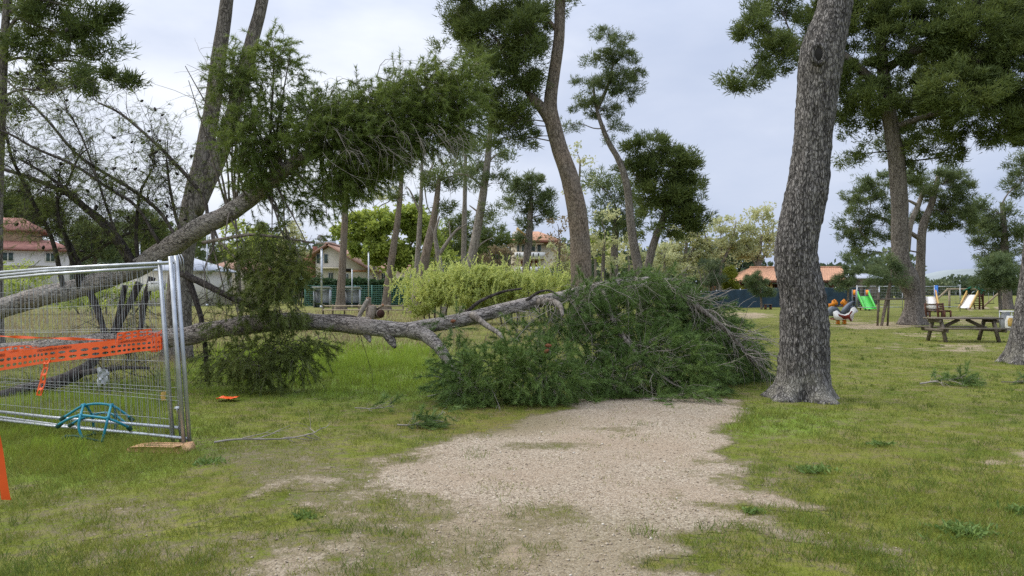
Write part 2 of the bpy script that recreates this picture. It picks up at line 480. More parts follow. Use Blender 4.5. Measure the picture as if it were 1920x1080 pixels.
# ------------------------------------------------------------------ ground
def uvpx(x, y):
    yy = np.maximum(y, .8)
    return CX + F * x / yy, HY + F * EYE / yy
def patch(u, v, cx, cy, rx, ry, s=1.0):
    return s * (1 - sstep(.45, 1.15, np.sqrt(((u - cx) / rx) ** 2 + ((v - cy) / ry) ** 2)))
GV = [600, 738, 748, 765, 785, 805, 830, 860, 900, 940, 1000, 1080, 1300, 2400]
GL = [1250, 1250, 1120, 1085, 1010, 950, 825, 735, 655, 620, 560, 490, 330, -700]
GR = [1250, 1250, 1380, 1385, 1380, 1365, 1345, 1335, 1350, 1385, 1405, 1450, 1560, 2300]
def ground_maps(x, y):
    front = y > .8
    u, v = uvpx(x, y)
    wig = (fbm(xy3(x * 1.1, y * 1.1), 31, 3) - .5)
    wig2 = (fbm(xy3(x * 4., y * 4.), 37, 3) - .5)
    up, vp = u + wig * 110 + wig2 * 60, v + (wig2 * 16 + wig * 8) * np.clip((v - 545) / 300, .05, 2)
    l = np.interp(v, GV, GL); r = np.interp(v, GV, GR)
    w = np.clip((v - 735) / 300, .16, 1) * 200 * (1 + .7 * sstep(860, 960, v))
    dl = np.minimum(u - l, r - u) / w + wig * 2.3 + wig2 * 2.2
    g = sstep(-.85, .95, dl)
    g = np.maximum(g, patch(up, vp, 1420, 905, 60, 22, .75) * sstep(-.2, .2, wig2 + .1))
    g = g * (1 - .52 * patch(up, vp, 1040, 838, 135, 11)) * (1 - .5 * patch(up, vp, 1120, 802, 60, 6)) * (1 - .48 * patch(up, vp, 760, 945, 150, 34)) * (1 - .5 * patch(up, vp, 1030, 965, 110, 32))
    g = g * (1 - .45 * sstep(930, 1040, v) * sstep(.40, .52, fbm(xy3(x * 1.6, y * 1.6), 77, 4)))
    g = np.maximum(g, .36 * sstep(.47, .60, fbm(xy3(x * 1.5, y * 1.5), 61, 4)) * patch(u, v, 760, 960, 900, 190))
    g = g * (1 - .04 * sstep(925, 1060, v))
    g = np.where(front, g, 0)
    s = np.zeros_like(g)
    for a in ((1640, 610, 120, 9, .9), (1810, 652, 165, 9, .5), (1400, 592, 75, 8, .95), (1830, 600, 130, 10, .7), (1915, 872, 80, 40, .45), (1745, 628, 110, 6, .6),
              (1840, 578, 90, 4, .8), (1560, 600, 90, 6, .6), (1080, 1040, 160, 40, .3)):
        s = np.maximum(s, patch(up, vp, *a))
    s = np.clip((s * 1.25 + (wig * 1.6 + wig2 * 2.2) - .28) * (s > .02), 0, 1)
    s = np.where(front, s, 0)
    d = np.where(front, sstep(17, 22, y) * (1 - sstep(880, 1150, u)) * (.22 + 1.2 * wig), 0)
    d = np.clip(d * (1 - sstep(60, 75, y) * .5), 0, 1)
    lush = np.where(front, np.clip(patch(u, v, 150, 830, 330, 90) + patch(u, v, 640, 690, 330, 75, 1.0) + patch(u, v, 1450, 790, 170, 35, .8) + patch(u, v, 800, 730, 200, 30, .5), 0, 1), 0)
    moss = np.where(front, np.clip(patch(u, v, 880, 790, 240, 34, .9) + patch(u, v, 960, 1040, 620, 100, .55) + patch(u, v, 480, 900, 200, 60, .4) + patch(u, v, 1700, 900, 320, 120, .35), 0, 1), 0)
    ground_maps.core = np.where(front, sstep(-.5, -.1, dl), 0)
    return g, s, d, lush, moss

m, nt, b, o = newmat('ground')
L_ = nt.links.new
t = node(nt, "ShaderNodeTexCoord")
def attr(n):
    return node(nt, "ShaderNodeAttribute", attribute_name=n).outputs['Fac']
def nz(scale, det=6.0, rough=.6):
    n = node(nt, "ShaderNodeTexNoise", Scale=scale, Detail=det, Roughness=rough); L_(t.outputs['Object'], n.inputs[0]); return n.outputs[0]
def mth(op, a, bb, c=None):
    n = node(nt, "ShaderNodeMath", operation=op)
    for i, q in enumerate((a, bb, c)):
        if q is None: continue
        if hasattr(q, 'links'): L_(q, n.inputs[i])
        else: n.inputs[i].default_value = q
    return n.outputs[0]
nA, nB, nC, nD = nz(.7), nz(3.1), nz(14.0), nz(60.0, 4.0, .7)
grass = mixc(nt, ramp(nt, nA, [(.35, 0.0), (.65, 1.0)]), (.098, .135, .016), (.195, .205, .036))
grass = mixc(nt, ramp(nt, nB, [(.45, 0.0), (.68, .8)]), grass, (.235, .20, .085))
grass = mixc(nt, ramp(nt, nC, [(.5, 0.0), (.75, .75)]), grass, (.070, .088, .016))
grass = mixc(nt, mth('MULTIPLY', attr('lush'), .8), grass, (.17, .265, .038))
grass = mixc(nt, mth('MULTIPLY', attr('moss'), ramp(nt, nB, [(.3, 0.0), (.6, 1.0)])), grass, (.165, .140, .035))
grass = mixc(nt, ramp(nt, mth('MULTIPLY', nB, nC), [(.27, 0.0), (.40, .75)]), grass, (.20, .15, .095))
grass = mixc(nt, mth('MULTIPLY', attr('dry'), ramp(nt, nB, [(.25, .3), (.6, 1.0)])), grass, (.27, .215, .125))
vor = node(nt, "ShaderNodeTexVoronoi", feature='F1', Scale=64.0); L_(t.outputs['Object'], vor.inputs['Vector'])
sp = node(nt, "ShaderNodeSeparateColor"); L_(vor.outputs['Color'], sp.inputs[0])
grv = ramp(nt, sp.outputs[0], [(0.0, (.20, .15, .105)), (.3, (.35, .282, .20)), (.7, (.42, .35, .26)), (1.0, (.55, .48, .37))])
grv = mixc(nt, ramp(nt, nA, [(.4, 0.0), (.62, .55)]), grv, (.36, .27, .185))
grv = mixc(nt, ramp(nt, nD, [(.42, 0.0), (.7, .6)]), grv, (.20, .16, .12))
grv = mixc(nt, mth('MULTIPLY', attr('moss'), .75), grv, (.17, .145, .075))
sand = mixc(nt, ramp(nt, nC, [(.35, 0.0), (.7, 1.0)]), (.40, .32, .22), (.28, .21, .145))
gm = mth('ADD', attr('gravel'), mth('MULTIPLY', mth('SUBTRACT', nC, .5), 1.7))
gm = mth('ADD', gm, mth('MULTIPLY', mth('SUBTRACT', nD, .5), 1.2))
gm = mth('ADD', gm, mth('MULTIPLY', mth('SUBTRACT', nB, .5), .5))
soil = mixc(nt, ramp(nt, nC, [(.35, 0.0), (.65, 1.0)]), (.20, .155, .10), (.125, .115, .055))
base = mixc(nt, ramp(nt, gm, [(.06, 0.0), (.36, .85)]), grass, soil)
base = mixc(nt, ramp(nt, gm, [(.40, 0.0), (.78, 1.0)]), base, grv)
smk = mth('ADD', attr('sand'), mth('ADD', mth('MULTIPLY', mth('SUBTRACT', nB, .5), .8), mth('MULTIPLY', mth('SUBTRACT', nC, .5), .9)))
base = mixc(nt, ramp(nt, smk, [(.30, 0.0), (.80, .9)]), base, sand)
L_(base, b.inputs['Base Color'])
b.inputs['Roughness'].default_value = .95
b.inputs['Specular IOR Level'].default_value = .1
hh = mth('ADD', mth('MULTIPLY', nD, .5), mth('MULTIPLY', nC, .8))
hh = mth('ADD', hh, mth('MULTIPLY', vor.outputs['Distance'], -.6))
bp = node(nt, "ShaderNodeBump", Strength=.7, Distance=.03); L_(hh, bp.inputs['Height']); L_(bp.outputs[0], b.inputs['Normal'])
M['ground'] = m

def ground_sheet(name, ang, rad, lift=0.0, keep=None):
    a, r = np.meshgrid(ang, rad, indexing='ij')
    x = np.sin(a) * r; y = np.cos(a) * r
    x, y = x.ravel(), y.ravel()
    g, s, d, l, mo = ground_maps(x, y)
    core = ground_maps.core
    na, nr = len(ang), len(rad)
    i, j = np.meshgrid(np.arange(na - 1), np.arange(nr - 1), indexing='ij')
    q = np.stack([i * nr + j, (i + 1) * nr + j, (i + 1) * nr + j + 1, i * nr + j + 1], -1).reshape(-1, 4)[:, ::-1]
    z = gz(x, y) + lift
    if keep is not None:
        fq = keep(x, y, core)[q].mean(1) > .5
        q = q[fq]
        us, inv = np.unique(q, return_inverse=True); q = inv.reshape(-1, 4)
        x, y, z, g, s, d, l, mo = [k[us] for k in (x, y, z, g, s, d, l, mo)]
    mb = MB(); mb.add(np.stack([x, y, z], 1), q)
    ob = mb.build(name, M['ground'], smooth=True)
    for nm, arr in (('gravel', g), ('sand', s), ('dry', d), ('lush', l), ('moss', mo)):
        at = ob.data.attributes.new(nm, 'FLOAT', 'POINT'); at.data.foreach_set('value', arr.astype(np.float32))
    ob['kind'] = 'structure'
    return ob
ang = np.radians(np.concatenate([np.arange(-180, -48, 4.0), np.arange(-48, 48, .3), np.arange(48, 180.1, 4.0)]))
rad = np.concatenate([[.02, .8, 1.5], 2.2 * 1.0115 ** np.arange(0, 300), 2.2 * 1.0115 ** 300 * 1.12 ** np.arange(1, 36)])
ground_sheet('ground', ang, rad)
ra = ang[(ang > -.8) & (ang < .7)]; rr = 2.2 * 1.0115 ** np.arange(0, 160)
ground_sheet('gravel_path', ra, rr, .003, keep=lambda x, y, g: g)

# ------------------------------------------------------------------ grass, pebbles, litter
rng = np.random.default_rng(11)
def scatter(n, y0, y1, pw=1.6, side=.78):
    q = rng.random(n); k = 1 - pw
    y = (y0 ** k + q * (y1 ** k - y0 ** k)) ** (1 / k)
    x = (rng.random(n) * 2 - 1) * (side * y + 1.2)
    return x, y
def grass_blades(mb, x, y, h, w, tint, lean=.5):
    n = len(x)
    p = np.stack([x, y, gz(x, y)], 1)
    d = runit(rng, n) * lean; d[:, 2] = 1; d = unit(d)
    bend = runit(rng, n) * .5; bend[:, 2] = -.1
    s = unit(np.cross(d, runit(rng, n)))
    h = h[:, None]; w = w[:, None]
    mid = p + d * h * .55
    tip = p + d * h + bend * h * .6
    v = np.stack([p - s * w / 2, p + s * w / 2, mid + s * w * .4, mid - s * w * .4, tip], 1).reshape(-1, 3)
    i = np.arange(n)[:, None] * 5
    mb.add(v, i + np.array([[0, 1, 2, 3]]), np.repeat(tint, 5))
    mb.f.append(i + np.array([[3, 2, 4]]) + (mb.n - 5 * n))
x, y = scatter(430000, 3.3, 48, 1.75)
g, s, d, l, mo = ground_maps(x, y)
pn = fbm(xy3(x * .9, y * .9), 91, 3); pf = fbm(xy3(x * 5, y * 5), 95, 3)
keep = rng.random(len(x)) < ((1 - sstep(.02, .75, g)) ** 1.4 + .10 * sstep(.5, .65, pf)) * (1 - .9 * s) * (.25 + 1.1 * sstep(.38, .6, pf)) * (1 - .55 * mo)
x, y, l, pn, pf, d = [k[keep] for k in (x, y, l, pn, pf, d)]
u, v = uvpx(x, y)
tall = np.clip(patch(u, v, 120, 815, 290, 75) + .2 * l, 0, 1)
h = (.016 + .026 * rng.random(len(x)) + .035 * sstep(.5, .7, pn) * rng.random(len(x))) * (1 + 1.2 * l) + tall * .13 * rng.random(len(x)) * sstep(.35, .6, pf + .1)
w = np.maximum(.0035, y / 773 * .42)
mb = MB(); grass_blades(mb, x, y, h, w, np.clip(.15 + .75 * pn * rng.random(len(x)) * 1.3 - .15 * l, 0, 1), .75)
tag(mb.build('lawn_grass', M['lawn']), kind='stuff')
# darker tufts that roughen the lawn
x, y = scatter(5200, 3.5, 34, 1.55)
g, s, d, l, mo = ground_maps(x, y)
kp = rng.random(len(x)) < (1 - .93 * sstep(.15, .6, g)) * (1 - .8 * s) * sstep(.35, .6, fbm(xy3(x * .8, y * .8), 41, 3))
x, y = x[kp], y[kp]; n = len(x); ib = np.repeat(np.arange(n), 26); rt = .03 + .09 * rng.random(n)
xx = x[ib] + rng.normal(size=len(ib)) * rt[ib]; yy = y[ib] + rng.normal(size=len(ib)) * rt[ib]
mb = MB(); grass_blades(mb, xx, yy, (.025 + .06 * rng.random(n))[ib] * (.5 + rng.random(len(ib))), np.maximum(.004, yy / 773 * .42), np.clip((rng.random(n) ** 2)[ib] * .7 + .2 * rng.random(len(ib)), 0, 1), .7)
tag(mb.build('grass_tufts', M['tuft']), kind='stuff')
# taller bright grass under the fallen trunk and round the fence
x, y = scatter(200000, 6.5, 22, 1.3, .72)
u, v = uvpx(x, y)
pf = fbm(xy3(x * 2.2, y * 2.2), 55, 3)
zone = np.clip(patch(u, v, 620, 680, 330, 78) + patch(u, v, 130, 800, 270, 95, .9) + patch(u, v, 330, 735, 160, 40, .4), 0, 1)
zone[(u > 820) & (v < 700)] *= .2
keep = rng.random(len(x)) < zone * (.2 + sstep(.4, .6, pf))
x, y, u, v, pf, zone = [k[keep] for k in (x, y, u, v, pf, zone)]
h = zone * (.06 + .22 * rng.random(len(x)) * sstep(.3, .65, pf)) * np.where(v < 735, 1.25, .75)
mb = MB(); grass_blades(mb, x, y, h, np.maximum(.005, y / 773 * .45), .2 + .6 * rng.random(len(x)) * pf * 1.5, .35)
tag(mb.build('tall_grass', M['tallgrass']), kind='stuff')
x, y = scatter(130000, 15.5, 60, 1.5, .70)
g, s, d, l, mo = ground_maps(x, y)
u, v = uvpx(x, y)
keep = (rng.random(len(x)) < np.maximum(d * .8, .25 * (u < 350) * (y > 13))) & (u < 1100)
x, y = x[keep], y[keep]
mb = MB(); grass_blades(mb, x, y, .12 + .38 * rng.random(len(x)) * fbm(xy3(x * .5, y * .5), 3, 3) * 1.5, np.maximum(.006, y / 773 * .45), rng.random(len(x)), .5)
tag(mb.build('dry_grass', M['dry']), kind='stuff')
# loose pebbles on the path
x, y = scatter(70000, 3.3, 14, 1.7, .7)
g, s, d, l, mo = ground_maps(x, y)
keep = rng.random(len(x)) < sstep(.2, .95, g) * .33
x, y = x[keep], y[keep]; n = len(x)
r = (.003 + .008 * rng.random(n) ** 4) * (1 + y / 22)
oc = np.array([[1, 0, 0], [-1, 0, 0], [0, 1, 0], [0, -1, 0], [0, 0, .65], [0, 0, -.65]], float)
vv = oc[None] * r[:, None, None] * (.7 + .6 * rng.random((n, 6, 1)))
ca, sa = np.cos(rng.random(n) * 6.3)[:, None], np.sin(rng.random(n) * 6.3)[:, None]
vv = np.stack([vv[..., 0] * ca - vv[..., 1] * sa, vv[..., 0] * sa + vv[..., 1] * ca, vv[..., 2]], -1)
vv += np.stack([x, y, gz(x, y) + .006], 1)[:, None]
fc = np.array([[0, 2, 4], [2, 1, 4], [1, 3, 4], [3, 0, 4], [2, 0, 5], [1, 2, 5], [3, 1, 5], [0, 3, 5]])
m, nt, b, o = newmat('pebble')
gg = node(nt, "ShaderNodeNewGeometry")
nt.links.new(ramp(nt, gg.outputs['Random Per Island'], [(0, (.18, .135, .095)), (.4, (.35, .275, .19)), (.92, (.44, .37, .27)), (1, (.62, .57, .48))]), b.inputs['Base Color'])
b.inputs['Roughness'].default_value = .9
mb = MB(); mb.add(vv.reshape(-1, 3), (np.arange(n)[:, None, None] * 6 + fc[None]).reshape(-1, 3))
tag(mb.build('gravel', m), kind='stuff')
# fallen needles and bits of twig lying on the ground
x, y = scatter(26000, 3.6, 20, 1.5, .7)
g, s, d, l, mo = ground_maps(x, y)
u, v = uvpx(x, y)
keep = rng.random(len(x)) < .15 + .7 * patch(u, v, 1150, 770, 420, 45) + .3 * patch(u, v, 700, 900, 500, 120)
x, y = x[keep], y[keep]; n = len(x)
d_ = runit(rng, n); d_[:, 2] *= .12; d_ = unit(d_)
mb = MB(); mb.blades(np.stack([x, y, gz(x, y) + .008], 1), d_, .03 + .07 * rng.random(n), np.maximum(.003, y / 773 * .3), rng.random(n), rng)
tag(mb.build('needle_litter', M['dry']), kind='stuff')

# ------------------------------------------------------------------ tree tools
def trunk_mesh(mb, pts, rad, seg, n, seed, lump=.06, flare=0.0, flare_h=.45, lobes=5, ground=True, rough=.0):
    """tapered uneven trunk; pts (k,3) from the base up"""
    c = spline(np.c_[np.asarray(pts, float), np.asarray(rad, float)], n)
    p, r = c[:, :3], np.maximum(c[:, 3], .004)
    b0 = mb.n
    mb.tube(p, r, seg)
    v = mb.v[-1].reshape(n, seg, 3)
    s = np.r_[0, np.cumsum(np.linalg.norm(np.diff(p, axis=0), axis=1))]
    a = np.arange(seg) / seg * 2 * np.pi
    rm = r.mean()
    q = np.stack([np.cos(a)[None] * 1.3 + 0 * s[:, None], np.sin(a)[None] * 1.3 + 0 * s[:, None], s[:, None] / (rm * 3.0) + 0 * a[None]], -1)
    k = 1 + lump * 2 * (fbm(q + seed * 7.7, seed, 3) - .5) * 2
    if rough:
        q2 = np.stack([v[..., 0] * 1.0, v[..., 1] * 1.0, v[..., 2] * .45], -1)
        k = k + rough * (np.abs(fbm(q2 * 16, 66, 2) - .5) * 2 - .35)
    if flare:
        hgt = np.maximum(v[..., 2], 0) if ground else s[:, None]
        k = k + flare * np.exp(-hgt / flare_h) * (1 + .75 * np.cos(lobes * a + seed)[None] + .4 * np.cos((lobes - 2) * a + 2 * seed)[None])
    v = p[:, None] + (v - p[:, None]) * k[..., None]
    mb.v[-1] = v.reshape(-1, 3)
    return p, r

SPEC = dict(cr=.6, nt=26, nb=8, bl=.22, bw=.045, up=.35, fill=1.5, shell=.45, leaf=False, twig=.012, cl=.55)
def crown_fill(rng, fol, wood, blobs, attach, sp, solo=None):
    """blobs: (centre, radii, density); attach: (k,3) points of trunk and limbs"""
    cr = sp['cr']
    at_p = attach
    for c, R, dens in blobs:
        nC_ = max(3, int(sp['fill'] * dens * (R[0] * R[2] + .5 * R[1] * R[2]) * 2.1 / cr ** 2))
        u_ = runit(rng, nC_)
        rr_ = (sp['shell'] + (1 - sp['shell']) * rng.random(nC_)) ** .8
        rr_ = rr_ * (.72 + .52 * fbm(u_ * 1.7 + rng.random() * 50, 3, 3))
        q = c + u_ * rr_[:, None] * R
        # limb from the trunk to this mass, then branchlets
        w = np.linalg.norm(at_p - c, axis=1) + 1.2 * np.maximum(at_p[:, 2] - c[2], 0)
        a0 = at_p[np.argmin(w)]
        Lm = np.linalg.norm(c - a0)
        k = np.linspace(0, 1, 8)[:, None]
        sag = A(0, 0, 1) * Lm * .10
        main = a0 * (1 - k) + c * k + np.sin(k * np.pi) * sag * (rng.random() * 1.4 - .3) + np.sin(k * 2 * np.pi) * runit(rng, 1) * Lm * .06
        if wood is not None:
            r0 = sp['twig'] * (1.3 + min(Lm, 6) * .75)
            if solo is not None: wood = MB()
            wood.tubes(main[None], np.linspace(r0, r0 * .4, 8)[None], 5)
            st = main[np.clip((3 + 5 * rng.random(nC_)).astype(int), 0, 7)]
            kk = np.linspace(0, 1, 4)[None, :, None]
            tw = st[:, None] * (1 - kk) + q[:, None] * kk + np.sin(kk * np.pi) * (runit(rng, nC_) * .12 * np.linalg.norm(q - st, axis=1)[:, None])[:, None]
            wood.tubes(tw, np.linspace(1, .4, 4)[None] * sp['twig'] * (.5 + .7 * rng.random((nC_, 1))), 3)
            if solo is not None: wood.build('branch', solo[1], solo[0])
        tint_c = rng.random(nC_)
        nT = sp['nt']
        idx = np.repeat(np.arange(nC_), nT)
        csz = cr * (.35 + 1.0 * rng.random(nC_))
        du = runit(rng, nC_ * nT); du[:, 2] = du[:, 2] * .62 + .12
        tp = q[idx] + du * (csz[idx] * (.35 + .65 * rng.random(nC_ * nT)))[:, None]
        od = unit(unit(tp - c) * .5 + du * .7 + A(0, 0, sp['up']) + .35 * rng.normal(size=tp.shape))
        tt = np.clip(tint_c[idx] * .75 + .25 * rng.random(len(idx)), 0, 1)
        nb = sp['nb']
        ib = np.repeat(np.arange(len(tp)), nb)
        dd = unit(od[ib] + sp['cl'] * rng.normal(size=(len(ib), 3)))
        bp_ = tp[ib] + .35 * sp['bl'] * rng.normal(size=(len(ib), 3))
        ln = sp['bl'] * (.6 + .7 * rng.random(len(ib)))
        (fol.leaves if sp['leaf'] else fol.blades)(bp_, dd, ln, sp['bw'], tt[ib], rng)

def tree(name, label, Y, trunk, blobs=(), limbs=(), sp=None, mat='bark', leaf='pine', group=None, seed=1, flare=.5, cat='tree', lump=.06, seg=14, twigmat='twig', leafname='crown', dead=(), n=None, flare_h=.45, rough=.03):
    """trunk: (px,py,width[,dY]) from the base up; blobs: (px,py,rx,ry[,dY,density]) in photo pixels at depth Y"""
    rng = np.random.default_rng(seed)
    S = dict(SPEC); S.update(sp or {})
    def line(t):
        return np.array([P(q[0], q[1], Y + (q[3] if len(q) > 3 else 0)) for q in t]), np.array([q[2] / 2 / F * (Y + (q[3] if len(q) > 3 else 0)) for q in t])
    tp, tr = line(trunk)
    if tp[0][2] > -.05:
        b0 = tp[0].copy(); b0[2] = -.12
        if tp[0][2] > .25: tp = np.vstack([b0, tp]); tr = np.r_[tr[0] * 1.08, tr]
        else: tp[0][2] = -.12
    root = empty(name, (tp[0][0], tp[0][1], 0), label, cat, group)
    Lt = np.linalg.norm(np.diff(tp, axis=0), axis=1).sum()
    mb = MB()
    ap, ar = trunk_mesh(mb, tp, tr, seg, n or int(np.clip(Lt * 5, 14, 120)), seed, lump, flare, flare_h, rough=rough)
    mb.build('trunk', M[mat], root, True)
    att = [ap[len(ap) // 4:]]
    for q in limbs:
        lp, lr = line(q)
        mb = MB()
        p_, r_ = trunk_mesh(mb, lp, lr, max(6, seg - 4), 16, seed + 5, lump, 0)
        mb.build('limb', M[mat], root, True)
        att.append(p_)
    for q in dead:
        lp, lr = line(q)
        mb = MB(); p_, r_ = trunk_mesh(mb, lp, lr, 6, 14, seed + 9, lump, 0)
        mb.build('bare_limb', M['bark_pale'], root, True)
    bl = []
    for q in blobs:
        dY = q[4] if len(q) > 4 else 0
        de = q[5] if len(q) > 5 else 1
        Yq = Y + dY
        rx, rz = q[2] / F * Yq, q[3] / F * Yq
        bl.append((P(q[0], q[1], Yq), A(rx, (rx + rz) * .45, rz), de))
    if bl:
        fol, wd = MB(), MB()
        crown_fill(rng, fol, wd, bl, np.vstack(att), S, (root, M[twigmat]) if len(bl) <= 8 else None)
        if len(wd.v): wd.build('branches', M[twigmat], root)
        fol.build(leafname, M[leaf], root)
    return root

def shoots(rng, fol, wd, st, d, L, nn=70, nl=.10, nw=.006, droop=.25, curl=.25, r=.004, t0=.3, spread=.75, tint=None, wood_frac=1.0):
    """long twigs with needles along their outer part"""
    n = len(st); k = 6
    L = np.broadcast_to(L, (n,))
    t = np.linspace(0, 1, k)
    cv = runit(rng, n) * curl
    path = st[:, None] + d[:, None] * (L[:, None] * t)[..., None] + cv[:, None] * (L[:, None] * t ** 2)[..., None] + A(0, 0, -1) * (droop * L[:, None] * t ** 2)[..., None]
    path[..., 2] = np.maximum(path[..., 2], .015 + .03 * rng.random((n, 1)))
    if wd is not None:
        sel = rng.random(n) < wood_frac
        wd.tubes(path[sel], (np.linspace(1, .35, k)[None] * (r * (.7 + .7 * rng.random((sel.sum(), 1))))), 3)
    if tint is None: tint = rng.random(n)
    ib = np.repeat(np.arange(n), nn)
    tt = t0 + (1 - t0) * rng.random(len(ib)) ** .8
    f0 = tt * (k - 1); i0 = np.minimum(f0.astype(int), k - 2); fr = (f0 - i0)[:, None]
    p = path[ib, i0] * (1 - fr) + path[ib, i0 + 1] * fr
    tg = unit(path[ib, i0 + 1] - path[ib, i0])
    dd = unit(tg + spread * rng.normal(size=tg.shape) + A(0, 0, -.08))
    ln = nl * (.65 + .6 * rng.random(len(ib)))
    tip = p[:, 2] + dd[:, 2] * ln
    low = tip < .01
    dd[low, 2] = np.abs(dd[low, 2]) * .2
    fol.blades(p, dd, ln, nw, np.clip(tint[ib] * .8 + .2 * rng.random(len(ib)), 0, 1), rng)
def twig_spray(rng, wd, st, d, L, gen=2, nkid=5, r=.010, curl=.3, droop=0.0, k=6, kid=.5, ang=.7):
    """bare branching twigs; returns tips"""
    n = len(st); L = np.broadcast_to(L, (n,)).astype(float)
    t = np.linspace(0, 1, k)
    cv = runit(rng, n) * curl; c2 = runit(rng, n) * curl * .5
    path = st[:, None] + d[:, None] * (L[:, None] * t)[..., None] + cv[:, None] * (L[:, None] * t ** 2)[..., None] + c2[:, None] * (L[:, None] * np.sin(t * 5) * .3)[..., None] + A(0, 0, -1) * (droop * L[:, None] * t ** 2)[..., None]
    wd.tubes(path, np.linspace(1, .4, k)[None] * np.broadcast_to(r, (n,))[:, None], 4 if gen > 1 else 3)
    if gen <= 1: return path[:, -1]
    ib = np.repeat(np.arange(n), nkid)
    i0 = rng.integers(1, k, len(ib))
    s2 = path[ib, i0]
    tg = unit(path[ib, i0] - path[ib, i0 - 1])
    d2 = unit(tg + ang * rng.normal(size=tg.shape))
    tips = twig_spray(rng, wd, s2, d2, L[ib] * kid * (.5 + .8 * rng.random(len(ib))), gen - 1, nkid, np.broadcast_to(r, (n,))[ib] * .55, curl, droop, k, kid, ang)
    return np.vstack([path[:, -1], tips])

# ------------------------------------------------------------------ standing trees
NEARS = dict(cr=.34, nt=24, nb=9, bl=.165, bw=.027, twig=.009)
MIDS = dict(cr=.55, nt=24, nb=9, bl=.24, bw=.046, twig=.013)
FARS = dict(cr=.9, nt=26, nb=8, bl=.34, bw=.065, twig=.02)
DEC = dict(cr=.75, nt=14, nb=4, bl=.17, bw=.11, twig=.014, leaf=True, shell=.1, up=.0, cl=1.0)

bigt = tree('pine_tree', 'thick grey-barked pine trunk with a knot hole beside the fallen crown', 11.6,
     [(1504, 752, 98), (1506, 715, 92), (1506, 680, 91), (1507, 620, 88), (1505, 556, 82), (1494, 503, 79), (1493, 450, 77), (1508, 380, 79), (1515, 350, 77), (1524, 272, 70),
      (1533, 175, 74), (1543, 100, 82), (1560, 39, 68), (1568, 0, 63), (1585, -120, 56), (1600, -260, 50)],
     blobs=[(1600, -300, 190, 60, 1, .5), (1500, -330, 150, 50, -1, .4), (1700, -280, 130, 60, 2, .5)], sp=dict(NEARS, fill=.8), mat='bark_big', seed=3, flare=.38, flare_h=.17, seg=120, n=300, rough=.10, lump=.05)
# knot hole on the big trunk
kc = P(1534, 102, 11.6 - .335)
mb = MB()
a = np.linspace(0, 2 * np.pi, 25)
ring = np.stack([kc[0] + np.cos(a) * .088, np.full(25, kc[1] - .005), kc[2] + np.sin(a) * .135], 1)
mb.tube(ring, .045, 8, cap=False)
kn = mb.build('knot', M['bark_big'], bigt, True)
mb = MB()
g_ = np.linspace(0, np.pi, 9); h_ = np.linspace(0, 2 * np.pi, 17)[:-1]
vv = np.array([[kc[0] + .082 * math.sin(p_) * math.cos(q_), kc[1] + .045 * math.cos(p_), kc[2] + .130 * math.sin(p_) * math.sin(q_)] for p_ in g_ for q_ in h_])
mb.add(vv, [[i * 16 + j, i * 16 + (j + 1) % 16, (i + 1) * 16 + (j + 1) % 16, (i + 1) * 16 + j] for i in range(8) for j in range(16)])
mb.build('hollow_shade', M['dark'], kn, True)  # near-black solid stands in for the shade inside the hole

tree('pine_tree', 'dark pine trunk with spreading root flare near the litter bag stand', GY(682),
     [(1930, 690, 74), (1930, 633, 60), (1938, 556, 52), (1947, 480, 50), (1955, 300, 46), (1960, 100, 40), (1962, -80, 34)],
     blobs=[(2050, -20, 120, 80), (1990, -120, 140, 60)], sp=NEARS, mat='bark_big', seed=4, flare=.3, flare_h=.3, seg=40, n=90)
tree('pine_tree', 'pine with crooked grey trunk and broad dark crown behind the picnic table', GY(609),
     [(1710, 612, 40), (1712, 560, 29), (1702, 525, 38), (1690, 495, 34), (1687, 450, 30), (1687, 380, 30), (1680, 290, 29), (1665, 200, 26), (1655, 110, 20), (1650, 20, 13), (1650, -60, 8)],
     blobs=[(1430, 50, 60, 40, -2, .9), (1400, 140, 48, 36, -2, .8), (1455, 110, 42, 48, -1, .9), (1450, -10, 60, 40, 0, .9), (1520, 60, 60, 60, 1, .9), (1600, 130, 60, 60, 0, 1), (1620, 40, 85, 50, 0, 1.1),
            (1720, 60, 90, 70, -1, 1.4), (1830, 70, 90, 80, -2, 1.5), (1905, 140, 75, 80, -2, 1.5), (1800, 180, 85, 55, -3, 1.4), (1710, 190, 65, 50, 1, 1), (1880, 235, 65, 42, -2, 1.3),
            (1615, 225, 48, 50, 1, .8), (1592, 285, 32, 28, 0, .6), (1690, 270, 42, 42, 2, .7), (1755, 260, 60, 34, -1, .9), (1720, 325, 32, 22, 0, .5), (1950, 40, 80, 80, -2, 1.2), (1700, -40, 150, 50, 0, 1), (1860, -40, 140, 50, 0, 1), (1810, 290, 40, 22, 0, .6), (1640, 180, 45, 40, -1, 1.2), (1770, 120, 70, 60, 2, 1.2), (1860, 180, 60, 50, 1, 1.3), (1570, 190, 40, 50, 1, .9), (1740, 235, 50, 34, 2, 1), (1910, 30, 60, 60, 1, 1.2), (1930, 230, 40, 50, -1, 1.2), (1560, 20, 50, 40, 1, .9)],
     limbs=[[(1660, 170, 18), (1560, 90, 12, -.5), (1470, 90, 7, -1)], [(1658, 130, 16), (1740, 90, 13, -1), (1850, 120, 8, -2)], [(1672, 240, 12), (1760, 210, 9, -1), (1830, 190, 6, -2)]],
     sp=MIDS, mat='bark', seed=5, flare=.35, flare_h=.5, seg=24, twigmat='twig_dark', n=90)
